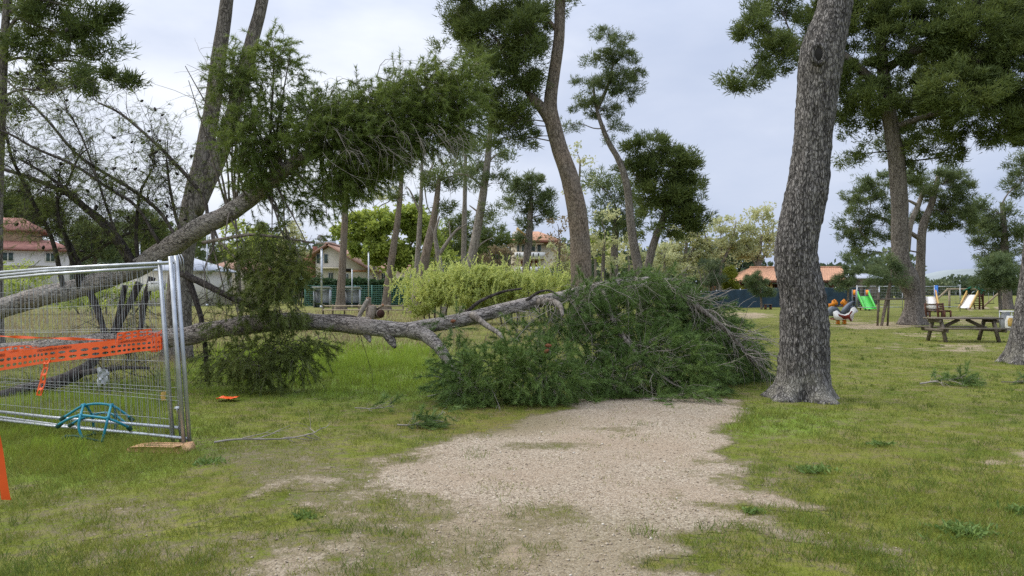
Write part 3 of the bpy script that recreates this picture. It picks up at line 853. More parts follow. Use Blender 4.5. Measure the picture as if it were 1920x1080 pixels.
tree('pine_tree', 'pine with a pale bent dead limb behind the playground', 50,
     [(1722, 585, 22), (1726, 500, 17), (1730, 430, 15), (1748, 380, 12), (1760, 330, 8)],
     blobs=[(1622, 380, 40, 38, 0, .9), (1602, 430, 32, 28, 0, .8), (1650, 425, 40, 40, 0, .8), (1765, 345, 52, 40, 0, 1), (1795, 400, 42, 45, 0, 1), (1745, 400, 36, 35, 1, .6), (1640, 340, 32, 25, 0, .7), (1618, 468, 35, 22, 0, .55), (1700, 350, 30, 30, 2, .6), (1820, 365, 22, 22, 0, .6)],
     dead=[[(1703, 470, 9), (1708, 420, 10), (1722, 385, 10), (1734, 350, 6)], [(1722, 385, 7), (1700, 375, 4), (1690, 380, 2)], [(1640, 460, 3), (1612, 430, 4), (1640, 415, 3)]],
     limbs=[[(1728, 450, 9), (1680, 420, 7), (1630, 400, 4)]], sp=MIDS, leaf='pine_far', seed=6)
tree('pine_tree', 'dark pine at the far side of the playground lawn', 66, [(1890, 578, 16), (1885, 480, 14), (1880, 380, 9)],
     blobs=[(1872, 400, 48, 38), (1850, 442, 42, 28), (1902, 455, 42, 40), (1826, 470, 30, 18, 0, .7), (1922, 330, 30, 55), (1890, 500, 60, 20, 0, .8)], sp=FARS, leaf='pine_far', seed=7)
tree('young_pine', 'small round young pine on a thin trunk beyond the picnic table', 56, [(1876, 586, 6), (1874, 545, 6), (1872, 505, 4)],
     blobs=[(1868, 507, 42, 26, 0, 1.1), (1885, 528, 36, 18, 0, 1.1), (1850, 530, 30, 16, 0, .9), (1872, 488, 25, 12, 0, .8)], sp=dict(MIDS, cr=.5), leaf='needle_sap', seed=8, flare=0)
tree('pine_tree', 'tall forked pine with a thick curved trunk rising behind the fallen crown', 25,
     [(1090, 620, 41.0), (1090, 540, 38.5), (1088, 470, 37.7), (1082, 400, 35.3), (1070, 340, 32.8), (1050, 280, 30.3), (1035, 225, 27.9), (1032, 190, 24.6), (1040, 130, 22.1), (1048, 70, 20.5), (1050, 10, 19.7), (1052, -70, 14.8), (1055, -150, 8.2)],
     limbs=[[(1036, 232, 24), (1020, 207, 22), (1005, 190, 18), (990, 176, 11)], [(1047, 60, 9), (1020, 30, 7), (985, 20, 5)], [(995, 180, 10), (960, 130, 8), (930, 70, 5)]],
     blobs=[(875, 20, 55, 45, 0, .8), (930, 75, 72, 62, 0, 1.1), (965, 10, 70, 45, 0, 1), (940, 160, 62, 55, 0, 1.2), (985, 120, 38, 60, 0, 1), (962, 235, 45, 42, 0, 1), (1062, 8, 28, 28, 0, .8), (862, 85, 40, 38, 0, .6),
            (905, 130, 40, 40, -1, .8), (985, 260, 28, 26, 0, .6), (925, 230, 30, 30, 0, .6), (900, -60, 110, 40, 0, .8), (1040, -120, 110, 60, 0, .8), (1010, 60, 24, 60, 1, .7), (900, 50, 60, 50, 1, 1), (990, 60, 40, 60, -1, 1), (850, 20, 30, 30, 0, .7), (955, 200, 50, 40, 1, 1), (930, 265, 30, 24, 0, .7)],
     sp=dict(NEARS, cr=.42, bl=.18, bw=.030), mat='bark_brown', seed=9, flare=.25, seg=32, n=120)
tree('pine_tree', 'slender leaning pine with airy pale crown against the sky', 36,
     [(1206, 560, 20.4), (1196, 500, 18.4), (1184, 430, 16.3), (1176, 350, 13.6), (1160, 300, 11.6), (1138, 260, 9.5), (1118, 200, 6.1), (1112, 150, 3.4)],
     blobs=[(1150, 88, 42, 32, 0, .9), (1168, 128, 34, 42, 0, .9), (1148, 155, 34, 30, 0, .8), (1105, 165, 34, 28, 0, .6), (1132, 205, 40, 30, 0, .8), (1152, 238, 24, 26, 0, .6), (1086, 188, 24, 20, 0, .5), (1175, 170, 22, 22, 0, .6), (1112, 110, 14, 24, 0, .3), (1070, 235, 22, 18, 0, .4), (1140, 60, 22, 10, 0, .6)],
     limbs=[[(1120, 205, 7), (1140, 160, 6), (1150, 120, 4)]], sp=dict(MIDS, cr=.42, bl=.17, bw=.03), leaf='pine_far', mat='bark', seed=10)
tree('pine_tree', 'pine with a rounded dense crown and forked trunk beside the airy pine', 37,
     [(1204, 560, 17.3), (1215, 500, 15.8), (1228, 450, 14.4), (1246, 405, 13.0), (1258, 370, 8.6)],
     blobs=[(1210, 272, 46, 28, 0, 1.1), (1255, 312, 52, 42, 0, 1.3), (1290, 375, 34, 50, 0, 1.2), (1240, 375, 52, 45, 0, 1.2), (1192, 330, 34, 40, 0, 1), (1272, 425, 34, 26, 0, 1.1), (1304, 415, 24, 26, 0, 1), (1285, 320, 28, 26, 0, 1), (1215, 430, 26, 18, 0, .5)],
     dead=[[(1262, 310, 4), (1275, 318, 4), (1282, 335, 2)]], sp=dict(MIDS, cr=.5), seed=12)
tree('pine_tree', 'darker pine partly hidden behind the round-crowned pine', 52, [(1150, 560, 16), (1152, 480, 14), (1155, 390, 10)],
     blobs=[(1140, 358, 42, 26), (1170, 398, 42, 38), (1128, 395, 36, 28), (1150, 430, 40, 22, 0, .7), (1120, 340, 20, 12, 0, .6)], sp=FARS, leaf='pine_far', seed=13)
tree('pine_tree', 'pine with layered crown in front of the cream balcony house', 62, [(982, 575, 16), (987, 500, 15), (992, 440, 13), (996, 370, 8)],
     blobs=[(995, 350, 46, 22, 0, 1), (972, 382, 30, 20, 0, .9), (1020, 378, 32, 22, 0, .9), (1000, 415, 30, 18, 0, .7), (965, 350, 18, 14, 0, .7), (1035, 405, 20, 14, 0, .6), (985, 445, 22, 10, 0, .5)], sp=dict(FARS, cr=.75), leaf='pine_far', seed=14)
# the line of pines by the sports court
GRP = 'pines along the sports court'
tree('pine_tree', 'straight dark-trunked pine in front of the gabled white house', 64, [(637, 582, 16.3), (641, 520, 14.3), (644, 460, 12.9), (648, 380, 10.9), (652, 320, 6.1)],
     blobs=[(655, 335, 40, 28, 0, .7), (630, 360, 26, 16, 0, .5), (670, 370, 28, 14, 0, .5)], sp=FARS, mat='bark_brown', seed=20, group=GRP)
tree('pine_tree', 'slightly leaning pine whose dark trunk stands right of the gabled house', 63, [(722, 582, 16.3), (728, 530, 14.3), (737, 470, 12.9), (747, 400, 10.9), (755, 310, 6.1)],
     blobs=[(748, 300, 42, 28, 0, .8), (765, 365, 26, 16, 0, .5), (720, 330, 26, 18, 0, .5)], sp=FARS, mat='bark_brown', seed=21, group=GRP)
tree('bare_pine', 'pale leafless pole of a dead pine among the court-side pines', 56, [(776, 590, 11.2), (782, 500, 10.5), (788, 400, 8.2), (792, 285, 3.8)],
     dead=[[(790, 350, 5), (806, 320, 4), (815, 300, 2)], [(788, 400, 5), (770, 360, 3), (762, 350, 2)], [(791, 310, 4), (800, 380, 2), (808, 400, 2)]], mat='bark_pale', seed=22, group=GRP)
tree('pine_tree', 'leaning brown pine with ragged crown beside the dead pale pole', 54, [(772, 590, 20.5), (786, 540, 19.0), (800, 470, 16.7), (815, 400, 12.9), (824, 330, 7.6)],
     blobs=[(830, 315, 40, 30, 0, .8), (806, 345, 22, 18, 0, .6), (820, 385, 24, 20, 0, .9), (860, 335, 24, 18, 0, .5)], sp=FARS, mat='bark_brown', seed=23, group=GRP)
tree('bare_tree', 'small bare pale tree with a wide Y-shaped fork', 50, [(832, 595, 12), (828, 520, 11), (822, 480, 10), (816, 440, 6), (824, 405, 3)],
     dead=[[(823, 478, 8), (845, 445, 6), (862, 425, 3)], [(845, 445, 4), (842, 415, 2)], [(818, 450, 4), (808, 425, 2)], [(855, 433, 4), (875, 420, 2)]], mat='bark_pale', seed=24, flare=.1)
tree('pine_tree', 'very thin pine pole with sparse top between two leaning pines', 58, [(868, 588, 11), (869, 500, 10), (871, 400, 9), (873, 290, 5)],
     blobs=[(868, 275, 36, 22, 0, .6), (885, 320, 26, 16, 0, .4)], sp=FARS, mat='bark_pale', seed=25, group=GRP)
tree('pine_tree', 'pale-barked leaning pine with thin ragged crown near the yellow-green bushes', 46, [(872, 590, 20), (880, 510, 18), (893, 440, 17), (908, 350, 14), (918, 260, 10), (922, 180, 6)],
     blobs=[(935, 345, 24, 30, 0, .6), (900, 265, 34, 22, 0, .5), (885, 305, 30, 26, 0, .5), (945, 300, 26, 22, 0, .5), (930, 395, 22, 18, 0, .4), (900, 350, 22, 20, 0, .4)],
     dead=[[(905, 350, 5), (880, 330, 4), (850, 325, 2)], [(912, 310, 4), (930, 290, 3), (950, 285, 2)], [(890, 470, 5), (905, 455, 3), (925, 445, 2)], [(900, 400, 4), (880, 385, 2)]], sp=dict(MIDS, cr=.7), leaf='pine_far', mat='bark_pale', seed=26, group=GRP)
# two-stemmed pine behind the leaning trunk, and the pine at the upper left
tree('pine_tree', 'big two-stemmed pine rising behind the leaning broken trunk', 18,
     [(334, 640, 48.6), (336, 560, 44.1), (342, 480, 41.4), (352, 430, 39.6), (366, 360, 36.9), (383, 280, 32.4), (399, 190, 29.7), (412, 90, 26.1), (425, 0, 23.4), (440, -100, 18.0)],
     limbs=[[(362, 400, 34.2), (385, 350, 32.4), (412, 290, 29.7), (440, 200, 27.0), (463, 110, 25.2), (490, 8, 22.5), (508, -90, 18.0)]],
     blobs=[(420, -150, 130, 50, 0, .8), (560, -160, 110, 50, 1, .8), (330, -130, 90, 40, 1, .6)], sp=NEARS, mat='bark', seed=30, flare=.2, seg=32, n=90)
tree('pine_tree', 'pine with drooping needle clusters and a thin pale trunk above the red roofs', 17,
     [(-14, 660, 36), (-12, 520, 30), (-6, 340, 22), (2, 180, 17), (7, 80, 15), (12, 0, 13), (16, -80, 9)],
     limbs=[[(8, 70, 7), (30, 35, 6), (60, 45, 4), (110, 60, 2)], [(4, 115, 6), (40, 108, 5), (90, 115, 2)], [(8, 30, 7), (60, 0, 6), (130, 10, 3)]],
     blobs=[(95, 15, 75, 30, 0, .9), (160, 45, 48, 42, 0, 1), (190, 100, 34, 24, 0, .7), (60, 80, 55, 32, 0, .6), (120, 120, 50, 30, 0, .6), (215, 138, 30, 15, 0, .6), (170, 165, 30, 16, 0, .35), (50, 140, 48, 28, 0, .35), (205, 25, 18, 16, 0, .6), (100, 175, 60, 24, 0, .35), (35, 205, 45, 24, 0, .3), (235, 150, 22, 12, 0, .5), (150, 150, 40, 24, -1, .5), (30, 20, 40, 30, 1, .7), (100, -60, 140, 50, 0, .8), (130, 80, 50, 30, 1, .8)],
     sp=dict(NEARS, cr=.3), seed=31)
# far pines and broad-leaved trees
tree('stone_pine', 'dark stone pine behind the red-roofed house', 118, [(30, 560, 14), (35, 400, 11)], blobs=[(10, 372, 56, 36), (65, 392, 46, 32), (-40, 370, 50, 40), (90, 420, 40, 30), (20, 400, 60, 25)], sp=dict(FARS, fill=2.6, cr=1.5, bl=.55, bw=.11), leaf='pine', seed=32)
tree('stone_pine', 'flat-topped dark pine behind the grey roof', 104, [(265, 565, 13), (268, 440, 10)], blobs=[(262, 418, 56, 24), (305, 440, 40, 28), (225, 446, 45, 26), (280, 462, 60, 26), (330, 455, 34, 24)], sp=dict(FARS, fill=2.6, cr=1.4, bl=.5, bw=.1), leaf='pine', seed=33)
tree('stone_pine', 'mid green pine between the red-roofed house and the grey roof', 96, [(175, 570, 10), (178, 480, 8)], blobs=[(165, 448, 42, 26), (195, 470, 38, 24), (135, 470, 34, 20), (150, 430, 30, 18), (200, 440, 40, 22)], sp=dict(FARS, fill=2.4, cr=1.2, bl=.45, bw=.09), leaf='pine_far', seed=34)
tree('stone_pine', 'dark pine crown showing just right of the two-stemmed pine', 100, [(395, 570, 12), (398, 460, 8)], blobs=[(395, 468, 36, 22), (420, 480, 26, 16)], sp=dict(FARS, cr=1.2, bl=.45, bw=.09), leaf='pine', seed=35)
tree('stone_pine', 'dark umbrella pine behind the small bare forked tree', 96, [(890, 572, 14), (892, 450, 10)], blobs=[(888, 418, 52, 20), (925, 440, 32, 24), (850, 445, 36, 28), (900, 465, 48, 22), (940, 465, 20, 18)], sp=dict(FARS, cr=1.3, bl=.48, bw=.1), leaf='pine', seed=36)
tree('broadleaf_tree', 'bright green broad tree behind the court-side pines', 86, [(735, 572, 10), (738, 500, 9), (742, 440, 5)],
     limbs=[[(738, 500, 6), (705, 460, 4), (690, 430, 3)], [(738, 500, 6), (770, 460, 4), (785, 430, 3)]],
     blobs=[(690, 480, 40, 26, 0, .6), (775, 490, 36, 28, 0, .6), (740, 500, 36, 22, 0, .5), (818, 448, 26, 30, 0, .7), (700, 432, 44, 30, 0, 1.1), (755, 420, 44, 32, 0, 1.1), (658, 440, 30, 30, 0, .9), (730, 465, 60, 26, 0, 1), (795, 440, 24, 34, 0, .9), (765, 394, 24, 12, 0, .8), (715, 402, 20, 10, 0, .8), (680, 412, 20, 12, 0, .7)], sp=dict(DEC, cr=1.0, nt=40, nb=6, bl=.38, bw=.26, twig=.03, fill=1.1, shell=.1), leaf='decid_green', seed=37)
tree('broadleaf_tree', 'pale thin spring tree glimpsed above the bright green tree', 92, [(700, 570, 6), (702, 480, 5), (704, 400, 3)],
     blobs=[(698, 375, 34, 22, 0, .4), (735, 372, 26, 20, 0, .35)], sp=dict(DEC, cr=1.1, bl=.3, bw=.2, twig=.03), leaf='decid', seed=38)
tree('broadleaf_tree', 'light green spring tree between the leaning trunk and hanging branches', 60, [(450, 582, 9), (448, 520, 7), (446, 450, 5)],
     blobs=[(442, 430, 30, 34, 0, .8), (468, 470, 26, 28, 0, .6), (425, 470, 22, 26, 0, .6)], sp=dict(DEC, cr=.8, bl=.24, bw=.15), leaf='decid_green', seed=39)
GW = 'pale spring trees behind the tiled shelter'
for k, (lab, tr, bl) in enumerate([
    ('pale spring tree with drooping twigs beside the round-crowned pine', [(1285, 570, 9), (1283, 510, 8), (1288, 450, 5)], [(1288, 440, 34, 30, 0, .8), (1262, 475, 30, 28, 0, .8), (1310, 480, 32, 28, 0, .8), (1280, 505, 48, 20, 0, .7)]),
    ('pale spring tree with open branches in the middle of its row', [(1352, 570, 10), (1350, 510, 8), (1352, 450, 5)], [(1352, 425, 34, 26, 0, .6), (1330, 462, 36, 26, 0, .8), (1375, 460, 34, 30, 0, .7), (1350, 490, 44, 18, 0, .7)]),
    ('tall pale spring tree right behind the clay-tiled roof', [(1425, 570, 11), (1422, 500, 9), (1428, 440, 5)], [(1430, 405, 32, 26, 0, .55), (1402, 430, 34, 28, 0, .6), (1440, 450, 30, 34, 0, .7), (1410, 475, 50, 22, 0, .7)])]):
    tree('spring_tree', lab, 92, tr, bl, sp=dict(DEC, cr=1.0, nt=20, nb=5, bl=.28, bw=.17, twig=.03, fill=2), leaf='decid', seed=40 + k, group=GW, limbs=[[(tr[1][0], 505, 6), (tr[1][0] - 22, 460, 4), (tr[1][0] - 32, 425, 2)], [(tr[1][0], 500, 6), (tr[1][0] + 22, 455, 4), (tr[1][0] + 30, 415, 2)]], mat='bark_pale')
tree('spring_tree', 'yellowish budding tree just right of the tall forked pine', 48, [(1128, 600, 10), (1130, 520, 8), (1133, 450, 5)],
     blobs=[(1130, 410, 30, 30, 0, .35), (1145, 455, 32, 32, 0, .5), (1115, 470, 30, 34, 0, .5), (1150, 500, 40, 20, 0, .5)], sp=dict(DEC, cr=.7, bl=.2, bw=.12), leaf='decid', seed=44)
tree('spring_tree', 'reddish budding shrub tree just left of the tall forked pine', 48, [(1048, 600, 9), (1046, 520, 7), (1050, 450, 4)],
     blobs=[(1045, 420, 28, 24, 0, .3), (1040, 460, 30, 30, 0, .4), (1060, 490, 34, 26, 0, .4)], sp=dict(DEC, cr=.7, bl=.18, bw=.1, twig=.022), leaf='dry', seed=45)
tree('spring_tree', 'wispy pale tree top seen beyond the forked trunk', 70, [(1085, 580, 8), (1084, 420, 6), (1088, 300, 3)],
     blobs=[(1080, 280, 26, 34, 0, .22), (1095, 330, 24, 34, 0, .22), (1075, 350, 26, 22, 0, .22)], sp=dict(DEC, cr=.9, bl=.25, bw=.16, twig=.018), leaf='decid', seed=46)
def shrub(name, label, Y, px, blobs, sp, leaf, seed, group=None, twigmat='twig', cat='shrub', stems=5, flare=0):
    base = px
    rg = np.random.default_rng(seed)
    w = max(q[2] for q in blobs)
    tr = [(base, HY + EYE * F / Y, 3), (base + rg.normal() * 3, blobs[0][1] + blobs[0][3] * .4, 2)]
    lim = []
    for k in range(stems):
        x = base + (k / max(1, stems - 1) - .5) * w * 1.2
        lim.append([(x * .7 + base * .3, HY + EYE * F / Y + 1, 3), (x, blobs[0][1] + blobs[0][3] * .5, 2.4), (x + (x - base) * .35, blobs[0][1] - blobs[0][3] * .3, 1.2)])
    return tree(name, label, Y, tr, blobs, limbs=lim, sp=sp, leaf=leaf, seed=seed, group=group, twigmat=twigmat, cat=cat, flare=0, leafname='foliage')
BSP = dict(DEC, cr=.36, nt=30, nb=6, bl=.11, bw=.065, twig=.008, shell=.0, up=.6)
GB = 'yellow-green bushes behind the fallen trunk'
shrub('bush', 'yellow-green bush nearest the cut logs', 38, 815, [(815, 560, 40, 32, 0, 1.1), (790, 580, 28, 18, 0, 1), (835, 535, 26, 18, 0, .8)], BSP, 'bush', 50, GB)
shrub('bush', 'tallest yellow-green bush, below the pale leaning pine', 37, 885, [(885, 545, 42, 42, 0, 1.2), (905, 520, 30, 24, 0, 1), (860, 520, 26, 20, 0, .9), (890, 580, 46, 18, 0, 1)], BSP, 'bush', 51, GB)
shrub('bush', 'yellow-green bush in front of the cream balcony house', 37.5, 960, [(958, 545, 44, 36, 0, 1.2), (985, 530, 28, 22, 0, 1), (940, 520, 26, 18, 0, .8), (965, 575, 46, 18, 0, 1)], BSP, 'bush', 52, GB)
shrub('bush', 'yellow-green bush touching the trunk of the forked pine', 38.5, 1030, [(1030, 555, 36, 26, 0, 1), (1055, 540, 24, 18, 0, .9), (1010, 545, 22, 18, 0, .9)], BSP, 'bush', 53, GB)
shrub('bush', 'dark green low bush beside the forked pine trunk', 40, 1035, [(1035, 525, 30, 20, 0, .9), (1015, 530, 20, 12, 0, .8)], dict(BSP, cr=.5), 'hedge', 54)
shrub('bare_shrub', 'reddish bare-twigged shrub above the yellow-green bushes', 60, 938, [(938, 475, 30, 24, 0, .25), (920, 490, 22, 20, 0, .25), (955, 490, 20, 18, 0, .25)], dict(BSP, cr=.5, twig=.02, fill=3), 'dry', 55, stems=8)
shrub('bush', 'grey-green bush in front of the spring trees', 82, 1330, [(1330, 512, 26, 22, 0, .9), (1345, 530, 20, 14, 0, .9)], dict(FARS, cr=.8), 'pine_pale', 56)
shrub('bush', 'small red-leaved bush above the dark screen fence', 84, 1326, [(1326, 543, 15, 9, 0, 1.3)], dict(DEC, cr=.5, bl=.2, bw=.13, twig=.01), 'redbush', 57)
shrub('cypress_bush', 'bright yellow-green cone-shaped shrub at the shelter corner', 83, 1370, [(1370, 530, 13, 18, 0, 1.6), (1370, 512, 9, 12, 0, 1.4), (1371, 550, 14, 14, 0, 1.3)], dict(FARS, cr=.55, bl=.3, bw=.08), 'thuja', 58)
shrub('bush', 'pale leafy bush between the fallen crown and the screen fence', 60, 1262, [(1262, 535, 36, 18, 0, .9), (1230, 520, 24, 22, 0, .8), (1290, 545, 26, 12, 0, .8)], dict(DEC, cr=.7, bl=.2, bw=.12), 'pine_pale', 59)
shrub('bush', 'light green bush below the white house wall', 74, 800, [(800, 515, 22, 30, 0, .8), (775, 540, 22, 22, 0, .8), (820, 545, 18, 18, 0, .6)], dict(DEC, cr=.8, bl=.24, bw=.15), 'decid_green', 60)
for k, (lab, x_, Y_, tp_, bl_) in enumerate([
    ('light green spring tree between the bare forked tree and the cream balcony house', 815, 84, 470, [(812, 455, 26, 34, 0, .5), (835, 490, 26, 24, 0, .5), (795, 490, 22, 24, 0, .5)]),
    ('sparse green spring tree left of the white gabled house', 552, 98, 470, [(548, 440, 30, 30, 0, .5), (570, 480, 24, 24, 0, .5), (525, 480, 24, 26, 0, .5)]),
    ('yellow-green spring tree between the slender pine and the round-crowned pine', 1178, 74, 470, [(1175, 460, 30, 26, 0, .5), (1160, 495, 30, 22, 0, .6), (1200, 495, 26, 22, 0, .5)]),
    ('wide pale green shrubby tree left of the round-crowned pine stem', 1245, 88, 480, [(1240, 475, 30, 28, 0, .6), (1225, 510, 32, 22, 0, .7), (1265, 500, 26, 24, 0, .6)]),
    ('rounded mid green tree right behind the thin pine pole', 868, 100, 440, [(862, 440, 34, 26, 0, .8), (835, 465, 28, 24, 0, .7), (895, 470, 30, 24, 0, .7)]),
    ('green tree filling the gap between the terracotta and white gabled houses', 500, 104, 450, [(495, 445, 36, 30, 0, .8), (525, 470, 30, 26, 0, .7), (468, 478, 28, 24, 0, .7)]),
    ('soft green tree behind the dark low bush by the forked pine', 1115, 96, 450, [(1110, 450, 34, 30, 0, .7), (1140, 480, 30, 24, 0, .7), (1085, 485, 26, 24, 0, .6)]),
    ('low pale tree right of the cream balcony house', 1055, 92, 480, [(1052, 470, 26, 28, 0, .5), (1072, 500, 24, 20, 0, .5), (1035, 500, 22, 18, 0, .5)])]):
    tree('spring_tree', lab, Y_, [(x_, 575, 7), (x_ + 2, 520, 6), (x_, tp_, 3)], bl_, sp=dict(DEC, cr=1.0, nt=20, nb=5, bl=.28, bw=.17, twig=.03, fill=2), leaf='decid' if k not in (0, 4, 5, 6) else 'decid_green', seed=110 + k, mat='bark_pale')
shrub('bush', 'yellowish bush under the red-roofed house windows', 70, 30, [(20, 510, 40, 20, 0, .9), (70, 525, 46, 22, 0, .9), (-40, 510, 46, 26, 0, .9)], dict(DEC, cr=.9, bl=.24, bw=.15), 'decid_green', 61)
shrub('bush', 'olive scrub behind the wire fence, under the grey roof', 52, 200, [(200, 548, 60, 26, 0, 1), (120, 550, 55, 28, 0, 1), (270, 552, 50, 24, 0, 1), (40, 550, 60, 28, 0, 1), (160, 570, 120, 16, 0, .8)], dict(DEC, cr=.7, bl=.2, bw=.12), 'decid_green', 62)
shrub('bush', 'dense green bush behind the sports court poles', 84, 560, [(560, 540, 22, 18, 0, 1.1), (540, 555, 20, 14, 0, 1)], dict(DEC, cr=.8, bl=.3, bw=.2), 'hedge', 63)
# upright leafy shoots of the yellow-green bushes
rng = np.random.default_rng(77)
for o in [q for q in COL.objects if q.get('group') == GB]:
    lo = np.array(o.location); n = 200
    st = np.stack([lo[0] + rng.normal(size=n) * 1.05, lo[1] + rng.normal(size=n) * .6, .6 + 1.3 * rng.random(n)], 1)
    fol, wd = MB(), MB()
    shoots(rng, fol, wd, st, unit(A(0, 0, 1) + .3 * rng.normal(size=(n, 3))), .8 + .8 * rng.random(n), nn=46, nl=.09, nw=.055, droop=.05, curl=.25, r=.009, t0=.15, spread=.9)
    fol.build('shoots', M['bush'], o)
# saplings at the playground
def sapling(label, Y, tr, bl, seed, mat='bark_brown'):
    return tree('pine_sapling', label, Y, tr, bl, sp=dict(MIDS, cr=.34, nt=22, bl=.20, bw=.03, twig=.006), leaf='needle_sap', seed=seed, flare=0, mat=mat, group='young pines on the lawn', n=12)
sapling('lopsided young pine in front of the dark screen fence', 66, [(1428, 580, 4), (1427, 560, 4), (1424, 530, 3), (1420, 512, 2)], [(1420, 535, 24, 14, 0, 1), (1432, 550, 16, 9, 0, 1), (1412, 525, 18, 10, 0, .9), (1422, 516, 8, 6, 0, .8), (1447, 550, 9, 8, 0, 1)], 70)
sapling('young pine just right of the thick trunk, above the spring riders', 48, [(1590, 593, 4), (1590, 560, 4), (1592, 520, 3)], [(1585, 525, 26, 10, 0, .9), (1598, 505, 20, 12, 0, .8), (1605, 528, 18, 8, 0, .8), (1575, 537, 18, 6, 0, .7), (1592, 485, 10, 10, 0, .6)], 71)
sapling('young pine leaning between three wooden stakes', GY(611), [(1652, 612, 5), (1660, 570, 5), (1668, 535, 4), (1672, 505, 3)], [(1655, 515, 20, 14, 0, .8), (1675, 505, 18, 12, 0, .8), (1640, 530, 18, 9, 0, .7), (1668, 490, 14, 10, 0, .6), (1690, 530, 14, 8, 0, .6)], 72)
# distant wood that closes the view
rng = np.random.default_rng(99)
fol = MB()
for k in range(150):
    a_ = math.radians(-60 + 120 * k / 149 + rng.normal() * .3)
    R_ = 150 + 40 * rng.random()
    hgt = 5.0 + 4.0 * rng.random()
    if a_ < .30: hgt *= 1.45 + .35 * rng.random()
    if .46 < a_ < .62: R_ += 120; hgt *= .8
    c = A(math.sin(a_) * R_, math.cos(a_) * R_, hgt * .45)
    n = 600
    u_ = runit(rng, n); q = c + u_ * A(5.5, 4, hgt * .55) * (.5 + .5 * rng.random((n, 1))); q[:, 2] = np.abs(q[:, 2])
    fol.leaves(q, unit(u_ + .6 * rng.normal(size=(n, 3))), 1.3, .8, np.clip(rng.random() * .7 + .3 * rng.random(n), 0, 1), rng)
tag(fol.build('distant_woods', M['pine_pale']), kind='stuff')

# ------------------------------------------------------------------ fallen pine (lower trunk and heaped crown)
rng = np.random.default_rng(200)
fp = empty('fallen_pine', (G(1150, 745)[0], 12.3, 0), 'fallen pine lying low across the grass with its green crown heaped on the gravel', 'tree')
def limb(parent, pts, name='limb', mat='bark_fallen', seg=12, n=40, seed=1, lump=.09):
    """pts: (px,py,width,Y)"""
    c = np.array([P(q[0], q[1], q[3]) for q in pts]); r = np.array([q[2] / 2 / F * q[3] for q in pts])
    mb = MB(); p_, r_ = trunk_mesh(mb, c, r, seg, n, seed, lump, rough=.05 if name == 'trunk' else 0)
    mb.build(name, M[mat], parent, True)
    return p_
lt = limb(fp, [(-40, 668, 37.0, 13.6), (150, 648, 37.0, 13.3), (260, 640, 36.1, 13.1), (345, 630, 35.3, 12.9), (430, 614, 34.4, 12.8), (520, 604, 33.6, 12.7), (600, 604, 32.8, 12.6), (690, 614, 31.9, 12.5), (760, 619, 31.1, 12.45), (810, 611, 26.0, 12.45), (880, 597, 26.0, 12.5),
               (960, 576, 24.4, 12.6), (1030, 561, 21.8, 12.8), (1100, 545, 20.2, 13), (1180, 528, 16.8, 13.3), (1260, 528, 11.8, 13.7)], name='trunk', seg=40, n=300, seed=41, lump=.10)
f1 = limb(fp, [(770, 620, 30, 12.4), (800, 630, 26, 12.25), (826, 655, 22, 12.0), (845, 685, 17, 11.7), (870, 715, 12, 11.4), (910, 740, 7, 11.2)], seed=42)
limb(fp, [(725, 622, 24, 12.45), (735, 640, 16, 12.4), (741, 652, 6, 12.35)], name='branch_stub', n=10, seed=43)
limb(fp, [(688, 625, 18, 12.5), (692, 636, 9, 12.45), (694, 641, 4, 12.4)], name='branch_stub', n=8, seed=44)
limb(fp, [(886, 590, 14, 12.4), (915, 612, 10, 12.1), (935, 625, 8, 11.9), (945, 640, 5, 11.7)], mat='bark_pale', seed=45, n=16)
limb(fp, [(1010, 565, 16, 12.6), (1040, 567, 14, 12.4), (1052, 578, 9, 12.2), (1055, 592, 5, 12)], mat='bark_pale', seed=46, n=16)
limb(fp, [(870, 590, 8, 12.5), (900, 565, 6, 12.5), (940, 548, 5, 12.5), (978, 541, 3, 12.5)], mat='deadlimb', seed=47, n=20)
limb(fp, [(985, 565, 6, 12.6), (1010, 548, 5, 12.6), (1030, 545, 3, 12.6), (1045, 552, 2, 12.6)], mat='deadlimb', seed=48, n=14)
rl = limb(fp, [(1180, 528, 14, 13.3), (1250, 540, 12, 13.2), (1300, 570, 11, 13.1), (1345, 605, 9, 13), (1385, 645, 7, 13.1), (1415, 685, 4, 13.2)], mat='bark_pale', seed=49, n=30)
r2 = limb(fp, [(1130, 545, 12, 13), (1150, 600, 10, 12.6), (1190, 660, 8, 12.1), (1230, 710, 5, 11.8)], mat='bark_pale', seed=50, n=24)
